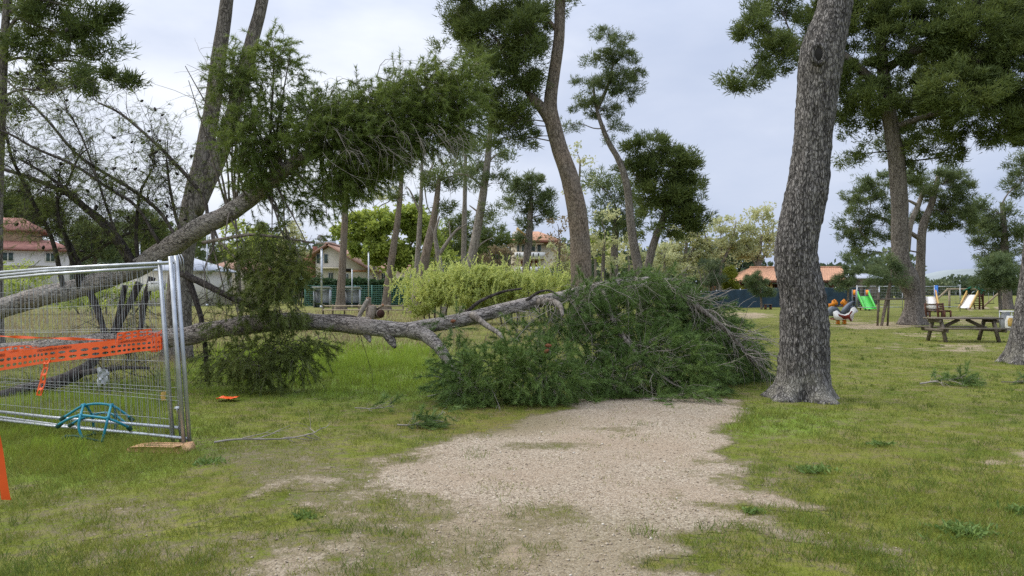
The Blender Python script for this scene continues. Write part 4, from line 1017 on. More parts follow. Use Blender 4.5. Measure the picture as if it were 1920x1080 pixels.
PILE = [(930, 700, 95, 50, 11.1, 1), (868, 722, 62, 30, 10.9, .9), (1010, 695, 70, 58, 11.0, 1.1), (846, 612, 26, 22, 12.2, .8), (850, 668, 36, 30, 11.9, .6), (1105, 650, 85, 85, 12.6, 1.2), (1195, 600, 95, 60, 13, 1.2),
        (1245, 675, 95, 62, 12.2, 1.3), (1150, 705, 80, 40, 11.8, 1.1), (1305, 700, 52, 40, 12.0, 1.2), (1095, 565, 50, 30, 13, .9), (1175, 545, 52, 22, 13.1, .8), (1325, 610, 48, 42, 14, .9), (1375, 655, 42, 45, 14.4, 1.1), (1405, 690, 30, 20, 14.5, 1.1), (1345, 690, 40, 30, 13.2, 1.1), (1060, 720, 60, 28, 11.3, .9), (1240, 560, 40, 24, 13.4, .7), (1285, 640, 60, 50, 13.2, 1.1), (1385, 675, 45, 34, 13.6, 1.3), (1345, 645, 50, 45, 13.8, 1.2), (1280, 585, 40, 30, 13.6, 1), (980, 640, 50, 40, 12.2, .7), (1035, 610, 40, 34, 12.4, .8), (1420, 700, 22, 16, 13.8, 1.2), (1245, 555, 48, 24, 13.4, 1.1), (1300, 580, 46, 34, 13.6, 1.2), (1345, 600, 36, 34, 14, 1.1), (1200, 535, 40, 14, 13.2, 1), (1105, 548, 44, 16, 12.5, 1.2), (1175, 530, 50, 12, 12.6, 1.3), (1245, 530, 40, 12, 12.8, 1.2), (1075, 575, 30, 24, 12.3, .9)]
fol, wd = MB(), MB()
for k, (px, py, rx, ry, Y, de) in enumerate(PILE):
    c = P(px, py, Y); R = A(rx, (rx + ry) * .42, ry) / F * Y
    n = int(rx * ry * 3.14 / 62 * de)
    u_ = runit(rng, n)
    st = c + u_ * R * (rng.random((n, 1)) ** .5) * .86
    bias = A(.55, -.35, .0) if px > 1040 else A(-.1, -.5, .05)
    d_ = unit(u_ * .75 + bias * .8 + .42 * rng.normal(size=(n, 3)))
    cl = np.clip(.5 + .9 * (fbm(st * 2.2, 8, 3) - .5) * 2.2, 0, 1)
    shoots(rng, fol, wd, st, d_, .20 + .22 * rng.random(n), nn=84, nl=.092, nw=.0068, droop=.2, curl=.3, r=.0042, t0=.35, spread=.55, tint=cl, wood_frac=.6)
fol.build('crown', M['needle'], fp)
# long pale needle-bare twigs lying over the heap
tw = MB()
def along(path, n):
    i = rng.integers(len(path) // 4, len(path), n)
    return path[i]
s_ = along(rl, 42); twig_spray(rng, tw, s_, unit(A(.8, -.3, -.15) + .4 * rng.normal(size=(42, 3))), .3 + .4 * rng.random(42), 2, 6, .008, .5, .3, kid=.6, ang=.45)
s_ = along(r2, 26); twig_spray(rng, tw, s_, unit(A(.3, -.7, -.1) + .5 * rng.normal(size=(26, 3))), .4 + .4 * rng.random(26), 2, 5, .006, .4, .25, kid=.6, ang=.5)
n = 20; s_ = np.array([P(q, 580 - (q - 940) * .2 + 5, 12.3) for q in 930 + 150 * rng.random(n)]); twig_spray(rng, tw, s_, unit(A(.25, -.45, -.7) + .5 * rng.normal(size=(n, 3))), .3 + .5 * rng.random(n), 2, 6, .0065, .7, .25, kid=.55, ang=.6)
n = 46; sel = rng.integers(0, len(PILE), n); s_ = np.array([P(PILE[q][0] + rng.normal() * PILE[q][2] * .4, PILE[q][1] + rng.normal() * PILE[q][3] * .35, PILE[q][4] - PILE[q][2] * .3 / F * 12) for q in sel])
s_[:, 2] = np.maximum(s_[:, 2], .1); twig_spray(rng, tw, s_, unit(A(.35, -.65, .15) + .6 * rng.normal(size=(n, 3))), .3 + .4 * rng.random(n), 2, 5, .006, .5, .25, kid=.6, ang=.5)
tw.build('bare_twigs', M['twig_pale'], fp)
wd.build('needled_twigs', M['twig_pale'], fp)
t2 = MB()
n = 24; s_ = lt[rng.integers(60, 140, n)]
twig_spray(rng, t2, s_, unit(A(0, -.2, -.9) + .6 * rng.normal(size=(n, 3))), .2 + .35 * rng.random(n), 2, 4, .006, .5, .2)
n = 10; s_ = lt[rng.integers(100, 140, n)]
twig_spray(rng, t2, s_, unit(A(.3, 0, .9) + .5 * rng.normal(size=(n, 3))), .12 + .25 * rng.random(n), 2, 3, .006, .4, 0)
t2.build('dead_twigs', M['deadlimb'], fp)['kind'] = 'stuff'
def cone_mesh(mb, c, d, L, rng):
    d = unit(np.asarray(d)); s = unit(np.cross(d, A(.3, .5, .8))); w = np.cross(d, s)
    k = 7; sg = 8
    t = np.linspace(0, 1, k); r = L * .33 * np.sin(np.pi * (t * .86 + .07)) ** .7 * (1 - .25 * t)
    a_ = np.arange(sg) / sg * 2 * np.pi
    rr_ = r[:, None] * (1 + .16 * np.cos(a_ * 4 + t[:, None] * 9))
    v = c + (t * L)[:, None, None] * d + rr_[..., None] * (np.cos(a_)[None, :, None] * s + np.sin(a_)[None, :, None] * w)
    mb.add(v.reshape(-1, 3), [[i * sg + j, i * sg + (j + 1) % sg, (i + 1) * sg + (j + 1) % sg, (i + 1) * sg + j] for i in range(k - 1) for j in range(sg)])
for px, py, Y in ((1022, 648, 10.75), (1020, 662, 10.75), (868, 686, 10.9), (845, 603, 12.0)):
    mb = MB(); cone_mesh(mb, P(px, py, Y), A(rng.normal(), -.3, rng.normal() * .4), .095, rng); mb.build('pine_cone', M['cone'], fp, True)

# ------------------------------------------------------------------ leaning broken pine (upper trunk)
rng = np.random.default_rng(300)
lp = empty('leaning_pine', (P(-60, 600, 14.2)[0], 14.2, 0), 'snapped pine trunk leaning upward from behind the wire fence, drooping needled crown in the air', 'tree')
ut = limb(lp, [(-220, 640, 40.6, 14.8), (-60, 596, 39.0, 14.3), (0, 578, 37.4, 14.1), (80, 556, 36.7, 13.9), (170, 533, 35.9, 13.7), (250, 505, 35.9, 13.5), (310, 470, 37.4, 13.3), (370, 430, 35.9, 13.1), (440, 393, 34.3, 12.9), (500, 345, 28.1, 12.8), (560, 300, 23.4, 12.7), (610, 278, 19.5, 12.6), (680, 246, 15.6, 12.6), (740, 215, 11.7, 12.6), (800, 180, 7.8, 12.6), (860, 150, 4.7, 12.6)],
           name='trunk', seg=40, n=300, seed=60, lump=.08)
for k, q in enumerate([
    [(246, 492, 26, 13.5), (219, 448, 24, 13.5), (190, 414, 20, 13.6), (160, 390, 17, 13.7), (124, 362, 13, 13.8), (64, 336, 10, 14), (0, 315, 8, 14.2)],
    [(235, 470, 11, 13.4), (166, 395, 11, 13.2), (142, 370, 9, 13.1), (90, 330, 7, 13), (40, 300, 5, 13)],
    [(330, 445, 8, 13.2), (298, 396, 9, 13.3), (238, 349, 8, 13.4), (149, 294, 7, 13.5), (89, 226, 6, 13.5), (43, 179, 5, 13.5), (0, 140, 3, 13.6)],
    [(300, 460, 9, 13.2), (256, 388, 8, 13.1), (204, 354, 7, 13), (141, 311, 7, 12.9), (64, 277, 6, 12.8), (17, 251, 5, 12.7), (-30, 235, 4, 12.7)],
    [(390, 412, 9, 13), (379, 366, 9, 13), (324, 302, 9, 13.1), (277, 256, 7, 13.2), (226, 213, 6, 13.3), (183, 192, 4, 13.4)],
    [(150, 540, 12, 13.6), (123, 451, 8, 13.3), (106, 383, 6, 13.2), (123, 353, 6, 13.2), (145, 298, 5, 13.2), (166, 277, 3, 13.2)],
    [(120, 545, 13, 13.7), (98, 451, 10, 13.4), (62, 380, 9, 13.2), (38, 330, 8, 13.1), (20, 290, 7, 13), (6, 230, 5, 13)],
    [(155, 538, 13, 13.7), (148, 495, 11, 13.5), (127, 451, 10, 13.4), (112, 418, 8, 13.3), (107, 370, 6, 13.3), (112, 320, 4, 13.3)],
    [(262, 500, 10, 13.4), (255, 451, 9, 13.3), (260, 375, 7, 13.2), (275, 335, 5, 13.2), (290, 311, 3, 13.2)],
    [(340, 440, 9, 13.2), (328, 400, 8, 13.2), (318, 350, 7, 13.1), (312, 300, 5, 13)],
    [(110, 510, 8, 13.6), (166, 481, 9, 13.7), (207, 454, 8, 13.7), (255, 433, 6, 13.7), (300, 428, 3, 13.8)],
    [(250, 498, 9, 13.3), (215, 430, 7, 13.0), (180, 330, 5, 12.8), (150, 250, 4, 12.7), (120, 200, 3, 12.6)],
]):
    q = [(q_[0], q_[1], q_[2] * .78, q_[3]) for q_ in q]
    limb(lp, q, 'bare_limb', 'deadlimb' if k in (0, 1, 5, 6, 7, 8, 10) else 'limb_grey', 8, 26, 70 + k, .08)
limb(lp, [(340, 512, 14, 13.1), (400, 541, 12, 12.8), (450, 566, 11, 12.6), (500, 585, 8, 12.5), (540, 600, 5, 12.4)], 'bare_limb', 'deadlimb', 10, 24, 90)
limb(lp, [(352, 520, 13, 13.1), (366, 560, 11, 13), (378, 600, 10, 12.95), (386, 660, 9, 12.9), (388, 715, 8, 12.9)], 'bare_limb', 'deadlimb', 8, 24, 91)
limb(lp, [(380, 455, 7, 12.9), (420, 448, 7, 12.7), (470, 440, 6, 12.6), (530, 446, 5, 12.5), (590, 456, 3, 12.4)], 'bare_limb', 'log', 8, 24, 92)
limb(lp, [(410, 452, 6, 12.7), (450, 490, 5, 12.5), (500, 520, 5, 12.4), (560, 535, 3, 12.3)], 'bare_limb', 'log', 8, 20, 93)
limb(lp, [(690, 240, 10, 12.5), (715, 215, 10, 12.4), (735, 205, 7, 12.3), (762, 208, 3, 12.3)], 'bare_limb', 'bark_pale', 8, 18, 94)
for k, q in enumerate([[(170, 550, 13, 13.6), (186, 590, 12, 13.4), (200, 640, 9, 13.2)], [(262, 530, 14, 13.4), (240, 575, 12, 13.3), (212, 630, 10, 13.2), (180, 660, 9, 13)], [(285, 520, 13, 13.3), (270, 570, 12, 13.2), (262, 620, 9, 13.1), (235, 665, 8, 13)], [(235, 535, 11, 13.5), (222, 590, 9, 13.4), (205, 640, 7, 13.4)],
                        [(-20, 748, 22, 11.6), (60, 728, 24, 12), (130, 708, 24, 12.4), (168, 684, 20, 12.8), (190, 655, 14, 13)], [(150, 700, 12, 12.5), (220, 690, 8, 12.3), (280, 690, 5, 12.2)]]):
    limb(lp, q, 'bare_limb', 'deadlimb', 10, 22, 95 + k, .1)
LEAN = [(455, 135, 66, 54, 12.6, .6), (520, 155, 44, 62, 12.5, .75), (425, 220, 50, 64, 12.8, .6), (500, 90, 52, 24, 12.5, .5), (485, 260, 72, 62, 12.4, .95), (500, 325, 60, 40, 13.2, .8), (450, 330, 40, 36, 12.4, .6), (430, 150, 40, 40, 12.6, .5), (590, 245, 66, 58, 12.3, .9), (655, 245, 70, 62, 12.2, 1.1), (735, 215, 70, 56, 12.2, 1),
        (810, 180, 66, 52, 12.3, 1), (860, 205, 36, 58, 12.3, 1.2), (815, 245, 52, 34, 12.3, 1.5), (725, 275, 60, 38, 12.3, 1.4), (640, 325, 62, 42, 12.3, 1.2), (575, 375, 54, 28, 12.8, .8), (880, 140, 26, 30, 12.4, .6), (600, 200, 50, 26, 12.5, .5), (690, 180, 50, 24, 12.5, .5), (770, 150, 50, 24, 12.5, .5), (540, 275, 46, 34, 12.9, .8), (460, 370, 34, 20, 13.1, .4), (620, 390, 36, 30, 12.3, .7), (690, 320, 40, 26, 12.4, 1)]
HANG = [(555, 430, 46, 40, 12.3, .45), (560, 480, 22, 30, 12.2, .3), (450, 480, 34, 34, 12.4, .4), (430, 600, 40, 30, 12.5, .35), (500, 450, 56, 40, 12.3, .8), (520, 505, 52, 42, 12.2, 1.0), (530, 570, 46, 36, 12.2, 1.0), (480, 545, 40, 30, 12.3, .6), (465, 665, 62, 32, 12.2, 1.0), (540, 648, 40, 26, 12.2, 1.0), (598, 642, 20, 18, 12.2, .9), (420, 680, 36, 22, 12.4, .7), (560, 675, 30, 14, 12.1, .9), (500, 690, 50, 18, 12.0, .9)]
for nm, BL, mt, dens, seed in (('crown', LEAN, 'needle_lean', 25, 1), ('hanging_foliage', HANG, 'needle_olive', 31, 2)):
    fol, wd = MB(), MB()
    for px, py, rx, ry, Y, de in BL:
        c = P(px, py, Y); R = A(rx, (rx + ry) * .45, ry) / F * Y
        n = int(rx * ry * 3.14 / dens * de)
        u_ = runit(rng, n)
        st = c + u_ * R * (rng.random((n, 1)) ** .5) * .96
        st = st[fbm(st * 2.6 + 31, 27, 2) > (np.where(st[:, 0] < P(560, 0, 12.4)[0], .39, .35) if nm == 'crown' else .36)]; n = len(st); u_ = unit((st - c) / R)
        d_ = unit(u_ * .5 + (A(.4, -.1, .1) if nm == 'crown' else A(.1, -.1, -.4)) + .45 * rng.normal(size=(n, 3)))
        cl = np.clip(.5 + .9 * (fbm(st * 2.0, 18, 3) - .5) * 2.2, 0, 1)
        shoots(rng, fol, wd, st, d_, .18 + .20 * rng.random(n), nn=52, nl=.085, nw=.0088, droop=.2, curl=.4, r=.0038, t0=.38, spread=.75, tint=cl, wood_frac=.7)
    fol.build(nm, M[mt], lp)
    wd.build('needled_twigs', M['twig'], lp)['kind'] = 'stuff'
# branches that carry the needle masses, and the arching bare twigs above them
wd = MB()
for px, py, rx, ry, Y, de in LEAN + HANG[:4]:
    c = P(px, py, Y)
    a0 = ut[np.argmin(np.linalg.norm(ut - c, axis=1) + (ut[:, 0] > c[0]) * .8)]
    for j in range(3):
        e_ = c + rng.normal(size=3) * A(rx, 30, ry) / F * Y * .5
        k = np.linspace(0, 1, 8)[:, None]
        pa = a0 * (1 - k) + e_ * k + np.sin(k * np.pi) * A(0, 0, .18) * rng.random() + np.sin(k * 6) * rng.normal(size=3) * .03
        wd.tubes(pa[None], np.linspace(.022, .006, 8)[None], 5)
wd.build('branches', M['twig'], lp)
tw = MB()
n = 34; s_ = np.array([P(440 + 60 * rng.random() - 30, 190 + 90 * (rng.random() - .5), 12.7) for _ in range(n)])
twig_spray(rng, tw, s_, unit(A(-.5, 0, .75) + .35 * rng.normal(size=(n, 3))), .4 + .5 * rng.random(n), 2, 4, .0065, .8, .5, kid=.55, ang=.6)
tw.build('arching_twigs', M['twig_pale'], lp); tw = MB()
n = 60; xs = 590 + 300 * rng.random(n); s_ = np.array([P(q, np.interp(q, [590, 700, 800, 900], [225, 190, 150, 130]) + 15 * rng.normal(), 12.4) for q in xs])
twig_spray(rng, tw, s_, unit(A(.45, -.1, .6) + .3 * rng.normal(size=(n, 3))), .3 + .4 * rng.random(n), 2, 4, .006, .7, .75, kid=.55, ang=.45)
tw.build('arching_twigs', M['twig_pale'], lp); tw = MB()
n = 40; s_ = np.array([P(600 + 270 * rng.random(), 230 + 60 * rng.random(), 11.8) for q in range(n)])
twig_spray(rng, tw, s_, unit(A(.5, -.4, -.3) + .3 * rng.normal(size=(n, 3))), .25 + .3 * rng.random(n), 2, 4, .005, .6, .4, kid=.55, ang=.4)
tw.build('arching_twigs', M['twig_pale'], lp)
bt = MB(); tips = []
bl_ = [o for o in lp.children if o.name.startswith('bare_limb')]
lo = np.array(lp.location)
for o in bl_[:12]:
    co = np.empty(len(o.data.vertices) * 3, np.float32); o.data.vertices.foreach_get('co', co); co = co.reshape(-1, 8, 3).mean(1) + lo
    n = 26; i = rng.integers(5, len(co), n)
    tg = unit(np.gradient(co, axis=0))[i]
    d_ = unit(tg * .6 + A(-.1, 0, .35) + .55 * rng.normal(size=(n, 3)))
    tips.append(twig_spray(rng, bt, co[i], d_, .3 + .6 * rng.random(n), 3, 4, .0062, .55, .12, kid=.5, ang=.65))
for o in bl_[12:14] + bl_[17:23]:
    co = np.empty(len(o.data.vertices) * 3, np.float32); o.data.vertices.foreach_get('co', co)
    sg_ = 10 if len(o.data.vertices) % 10 == 0 else 8
    co = co.reshape(-1, sg_, 3).mean(1) + lo
    n = 18; i = rng.integers(4, len(co), n)
    twig_spray(rng, bt, co[i], unit(A(.2, -.1, -.2) + .7 * rng.normal(size=(n, 3))), .25 + .45 * rng.random(n), 3, 4, .006, .5, .2, kid=.5, ang=.7)
bt.build('bare_twigs', M['twig_dark'], lp)
tips = np.vstack(tips)
# thin needle tufts still left on the bare spray, and its dark cones
fol = MB()
sel = tips[(rng.random(len(tips)) < .34)]
shoots(rng, fol, None, sel, unit(A(-.3, 0, .1) + .6 * rng.normal(size=sel.shape)), .16, nn=15, nl=.10, nw=.0065, t0=.1, spread=.5)
fol.build('sparse_needles', M['needle_olive'], lp)
mb = MB()
for c in tips[rng.integers(0, len(tips), 90)]:
    cone_mesh(mb, c, rng.normal(size=3), .06 + .03 * rng.random(), rng)
co_ = mb.build('cones', M['cone_dark'], lp, True); co_['kind'] = 'stuff'

# ------------------------------------------------------------------ broken branches lying about
def ground_branch(name, label, px, py, L, heading, seed, green=0, mat='twig_pale', r=.012, kids=4, spread=.3, group=None):
    rg = np.random.default_rng(seed)
    c = G(px, py); c[2] = 0
    root = empty(name, (c[0], c[1], 0), label, 'branch', group)
    wd = MB()
    s = A([c[0], c[1], .03 + r]); 
    dh = A(math.cos(heading), math.sin(heading), .06)
    k = np.linspace(0, 1, 9)[:, None]
    pa = s + dh * L * k + np.sin(k * 5 + seed) * A(-dh[1], dh[0], .35) * L * .06
    pa[:, 2] = np.maximum(pa[:, 2], r)
    wd.tubes(pa[None], np.linspace(r, r * .4, 9)[None], 6)
    i = rg.integers(2, 9, kids * 2)
    tp_ = twig_spray(rg, wd, pa[i], unit(dh * .8 + A(0, 0, .12) + spread * 1.6 * rg.normal(size=(len(i), 3)) * A(1, 1, .35)), L * .3 * (.5 + rg.random(len(i))), 2, 3, r * .5, .4, .1, ang=.45)
    for f_ in wd.v: f_[:, 2] = np.maximum(f_[:, 2], .004)
    wd.build('wood', M[mat], root)
    if green:
        fol = MB(); q = np.vstack([pa[rg.integers(2, 9, green)], tp_[rg.integers(0, len(tp_), green)]])
        shoots(rg, fol, None, q, unit(dh * .6 + A(0, 0, .25) + .55 * rg.normal(size=q.shape)), .22, nn=60, nl=.10, nw=.0058, t0=.1, spread=.5)
        fol.build('needles', M['needle'], root)
    return root
ground_branch('fallen_branch', 'long bare pale branch lying beside the fence posts', 402, 842, 1.0, .42, 1, 0, r=.012, kids=4)
ground_branch('fallen_branch', 'grey forked twig lying in the grass near the orange tape scrap', 665, 772, .5, .1, 2, 3, r=.008)
ground_branch('fallen_branch', 'small green needle sprig on the gravel edge', 745, 803, .45, .15, 3, 16, r=.010)
ground_branch('fallen_branch', 'flat green sprig with bare fork under the heaped crown', 1205, 752, .75, -.1, 4, 26, r=.010)
ground_branch('fallen_branch', 'tangle of bare pale branches and needles alone on the lawn', 1722, 722, .8, -.1, 5, 26, r=.016, kids=6)
ground_branch('fallen_branch', 'low green spray at the tip of the fallen crown, on the grass', 800, 748, .8, .25, 6, 30, r=.010)
ground_branch('fallen_branch', 'bare grey twigs beside the foot of the thick trunk', 1395, 715, .6, .1, 7, 4, r=.009)
ground_branch('fallen_branch', 'dull brown branch scrap on the lawn below the edge pine', 1880, 722, .5, .2, 8, 5, mat='twig', r=.010)
# leafy weeds
def weed(label, px, py, R, n, seed):
    rg = np.random.default_rng(seed)
    c = G(px, py)
    root = empty('weed', (c[0], c[1], 0), label, 'weed', 'leafy weeds in the lawn')
    mb = MB(); q = np.tile(A(c[0], c[1], .008), (n, 1)) + rg.normal(size=(n, 3)) * A(R * .45, R * .35, .004)
    d_ = runit(rg, n); d_[:, 2] = .25 + .5 * rg.random(n); d_ = unit(d_)
    mb.leaves(q, d_, .035 + .05 * rg.random(n), .02, rg.random(n) * .7, rg)
    mb.build('leaves', M['weed'], root)
    mb = MB(); mb.tubes(np.stack([q[:12], q[:12] + d_[:12] * .02, q[:12] + d_[:12] * .045], 1), np.full((12, 3), .0018), 3); mb.build('stalks', M['weed'], root)
weed('widest dark green weed patch on the lawn, near the bottom edge', 1805, 1000, .20, 240, 1)
weed('green weed clump on the lawn below the thick trunk', 1525, 884, .16, 150, 2)
weed('single green rosette weed on the mossy gravel', 571, 975, .07, 60, 3)
weed('small weed at the gravel edge, beside a bare strip', 1408, 963, .07, 50, 4)
weed('green weed tuft in the grass under the fallen branch with needles', 393, 870, .18, 140, 5)
weed('weed clump at the lawn edge beside a bare earth patch', 1912, 960, .12, 90, 6)
weed('low weed patch on the lawn just below the thick trunk flare', 1655, 835, .14, 80, 7)

# ------------------------------------------------------------------ wire site fence with orange tape
def vline(px0, Y0, px1, Y1):
    X0, X1 = (px0 - CX) / F * Y0, (px1 - CX) / F * Y1
    def dep(px):
        k = (px - CX) / F
        a_ = (k * Y0 - X0) / ((X1 - X0) - k * (Y1 - Y0))
        return Y0 + a_ * (Y1 - Y0)
    return dep
GF = 'wire site fence panels stacked together'
PANELS = [('galvanised wire fence panel carrying the orange tape, its end post lowest', 326, 838, 299, 488, -100, 790, 523, 31),
          ('galvanised wire fence panel in the middle of the stack, its post dark and thin', 340, 838, 323, 480, -100, 788, 517, 31),
          ('galvanised wire fence panel at the back of the stack with a double end post', 357, 843, 330, 479, -100, 784, 509, 31)]
for k, (lab, bx, by, tx, ty, lx, lb, ltp, nv) in enumerate(PANELS):
    Yr, Yl = GY(by), GY(lb)
    BR, TR = P(bx, by, Yr), P(tx, ty, Yr)
    BL, TL = P(lx, lb, Yl), P(lx, ltp, Yl)
    root = empty('wire_fence', (BR[0], BR[1], 0), lab, 'fence', GF)
    def at(s, t):
        return (BR * (1 - s) + BL * s) * (1 - t) + (TR * (1 - s) + TL * s) * t
    pr = .021 if k != 1 else .017
    mb = MB(); mb.tube([at(0, -.005), at(0, .5), at(0, 1.0)], pr, 14); mb.build('post', M['galv'], root, True)
    if k == 2:
        mb = MB(); o_ = A(-.045, -.03, 0); mb.tube([at(0, -.005) + o_, at(0, .5) + o_, at(0, .995) + o_], .021, 14); mb.build('post', M['galv'], root, True)
        mb = MB(); h0 = at(0, .98); mb.tube([h0 + A(.03, -.02, .05), h0 + A(.055, -.02, -.02), h0 + A(.06, -.02, -.12)], .004, 6); mb.tube([h0 + A(.05, -.01, .05), h0 + A(.075, -.01, .0), h0 + A(.085, -.01, -.14)], .004, 6); mb.build('hook', M['galv'], root, True)
    mb = MB(); mb.tube([at(1, 0), at(1, 1)], pr, 10); mb.build('post', M['galv'], root, True)
    lo_ = .055 if k != 1 else .10
    mb = MB(); mb.tube([at(.005, lo_), at(.5, lo_ - .01), at(1, lo_)], .017, 10); mb.build('rail', M['galv'], root, True)
    mb = MB(); mb.tube([at(.005, .965), at(.5, .975), at(1, .965)], .017, 10); mb.build('rail', M['galv'], root, True)
    rg = np.random.default_rng(k)
    n = 48 if k < 2 else 26
    ss = (np.arange(n) + .5) / n
    w_ = np.array([[at(s_ + .0012 * math.sin(7 * s_ * 9 + j), t_) + A(0, .004, 0) for j, t_ in enumerate((lo_, .35, .65, .965))] for s_ in ss])
    mb = MB(); mb.tubes(w_, np.full((n, 4), .0019), 4)
    hs = [.15, .30, .46, .62, .77, .88] if k == 0 else ([.31, .62] if k == 1 else [.25, .27, .60])
    w_ = np.array([[at(s_, t_ + .004 * math.sin(11 * s_ + t_ * 40) * (1 if k else .6)) for s_ in (0, .25, .5, .75, 1)] for t_ in hs])
    mb.tubes(w_, np.full((len(hs), 5), .0018), 4)
    mb.build('wire_mesh', M['wire'], root)
# clamp on the posts and the concrete foot
mb = MB(); c = P(334, 765, 7.87)
mb.box(c, (.05, .03, .035)); mb.tube([c + A(0, -.03, .02), c + A(.01, -.03, -.05)], .006, 6); mb.tube([c + A(-.03, -.02, .0), c + A(.035, -.02, 0)], .008, 8)
tag(mb.build('fence_clamp', M['galv'], loc=c), 'small metal clamp joining the fence end posts', 'clamp')
c = G(308, 848)
foot = MB(); a0 = math.atan2(10.2 - 7.9, -(7.4 - 3.4))
prof = [(-.34, .0), (-.31, .075), (-.16, .09), (.16, .09), (.25, .105), (.28, .0)]
vv = []
for yy, sc_ in ((-.10, .94), (-.115, 1), (.115, 1), (.10, .94)):
    vv += [(x_ * sc_, yy, z_ * (1 if abs(yy) < .11 else .95) - .03) for x_, z_ in prof]
vv = np.array(vv); n = len(prof)
ca, sa = math.cos(-.12), math.sin(-.12)
vv = np.stack([vv[:, 0] * ca - vv[:, 1] * sa + c[0], vv[:, 0] * sa + vv[:, 1] * ca + c[1], vv[:, 2] + .02], 1)
fl = [[i * n + j, i * n + (j + 1) % n, (i + 1) * n + (j + 1) % n, (i + 1) * n + j] for i in range(3) for j in range(n)] + [list(range(n))[::-1], [3 * n + j for j in range(n)]]
foot.faces(vv, fl)
tag(foot.build('concrete_block', M['concrete'], loc=(c[0], c[1], 0)), 'orange-stained concrete foot under the fence end posts', 'block')

depA = vline(326, GY(838), -100, GY(790))
def on_fence(px, py, off=.045):
    Y = depA(px) ; k = P(px, py, Y)
    return k * (1 - off / Y) + A(0, 0, EYE) * (off / Y)
def strip_map(bot, top, off=.045):
    """bot/top: lists of (px,py) -> function (s in 0..1, t) -> 3D"""
    b_ = spline([on_fence(q[0], q[1], off) for q in bot], 81); t_ = spline([on_fence(q[0], q[1], off) for q in top], 81)
    def f(s, t):
        s = np.clip(np.asarray(s, float), 0, 1) * 80; i = np.minimum(s.astype(int), 79); fr = (s - i)[..., None]
        bb = b_[i] * (1 - fr) + b_[i + 1] * fr; tt = t_[i] * (1 - fr) + t_[i + 1] * fr
        t = np.asarray(t, float)[..., None]
        return bb * (1 - t) + tt * t + np.stack([0 * s, .012 * np.sin(s * .45) * t[..., 0] - .01 * np.sin(s * .21), 0 * s], -1)
    return f
def holed_tape(mb, f, ncol, rows):
    """rows: (t0,t1,hole?) bands"""
    ang_ = np.arange(16) / 16 * 2 * np.pi
    sq = np.stack([np.cos(ang_), np.sin(ang_)], 1); sq = sq / np.abs(sq).max(1, keepdims=True)
    el = np.stack([np.cos(ang_) * .72, np.sin(ang_) * .68], 1)
    for t0, t1, hole in rows:
        for c_ in range(ncol):
            s0, s1 = c_ / ncol, (c_ + 1) / ncol
            if hole:
                q = np.vstack([sq, el]) * .5 + .5
                v = f(s0 + q[:, 0] * (s1 - s0), t0 + q[:, 1] * (t1 - t0))
                mb.add(v, [[i, (i + 1) % 16, 16 + (i + 1) % 16, 16 + i] for i in range(16)])
            else:
                v = f(np.array([s0, s1, s1, s0]), np.array([t0, t0, t1, t1])); mb.add(v, [[0, 1, 2, 3]])
tape = empty('barrier_tape', on_fence(150, 660), 'orange perforated warning tape with black lettering tied across the wire fence', 'barrier tape')
fm = strip_map([(-70, 706), (0, 695), (55, 686), (100, 679), (200, 668), (255, 660), (302, 656)], [(-70, 672), (0, 661), (55, 655), (100, 649), (200, 639), (255, 634), (302, 630)])
mb = MB(); holed_tape(mb, fm, 31, [(0, .10, 0), (.10, .36, 1), (.36, .44, 0), (.44, .70, 1), (.70, 1.0, 0)])
mb.build('band', M['orange'], tape)
f2 = strip_map([(218, 643), (260, 634), (285, 631)], [(220, 624), (260, 619), (284, 616)], .05)
mb = MB(); holed_tape(mb, f2, 6, [(0, .12, 0), (.12, .46, 1), (.46, .54, 0), (.54, .88, 1), (.88, 1, 0)]); mb.build('fold', M['orange'], tape)
f3 = strip_map([(-70, 680), (0, 662), (30, 658), (70, 652), (100, 648)], [(-70, 660), (0, 652), (30, 648), (60, 648), (98, 653)], .035)
mb = MB(); holed_tape(mb, f3, 13, [(0, .14, 0), (.14, .86, 1), (.86, 1, 0)]); mb.build('fold', M['orange'], tape)
mb = MB(); f4 = strip_map([(283, 660), (295, 660), (304, 654)], [(283, 622), (295, 623), (304, 618)], .03)
holed_tape(mb, f4, 3, [(0, .18, 0), (.18, .42, 1), (.42, .60, 0), (.60, .86, 1), (.86, 1, 0)]); mb.build('knot', M['orange'], tape)
mb = MB(); f5 = strip_map([(68, 741), (74, 716), (80, 690), (84, 676)], [(78, 742), (86, 716), (91, 690), (95, 674)], .06)
holed_tape(mb, f5, 6, [(0, .2, 0), (.2, .8, 1), (.8, 1, 0)]); mb.build('hanging_end', M['orange'], tape)
mb = MB(); pts = spline([on_fence(q[0], q[1], .03) for q in [(-70, 624), (0, 630), (35, 632), (100, 634), (160, 636), (222, 638)]], 40)
wv = .011 + .006 * np.sin(np.arange(40) * .5)
v = np.concatenate([pts - np.c_[0 * wv, .006 * np.sin(np.arange(40) * .8), wv], pts + np.c_[0 * wv, .006 * np.sin(np.arange(40) * .8), wv]])
mb.add(v, [[i, i + 1, 41 + i, 40 + i] for i in range(39)]); mb.build('twisted_strand', M['orange'], tape)
def flat_text(s, size=1.0):
    cu = bpy.data.curves.new('lettering', 'FONT'); cu.body = s; cu.size = size; cu.offset = .012
    ob = bpy.data.objects.new('lettering', cu); COL.objects.link(ob)
    bpy.context.view_layer.update()
    me = bpy.data.meshes.new_from_object(ob.evaluated_get(bpy.context.evaluated_depsgraph_get()))
    v = np.array([q.co for q in me.vertices]); fcs = [list(q.vertices) for q in me.polygons]
    bpy.data.objects.remove(ob); bpy.data.curves.remove(cu); bpy.data.meshes.remove(me)
    return v, fcs
tv, tf = flat_text('ATTENZIONE LAVORI IN CORSO')
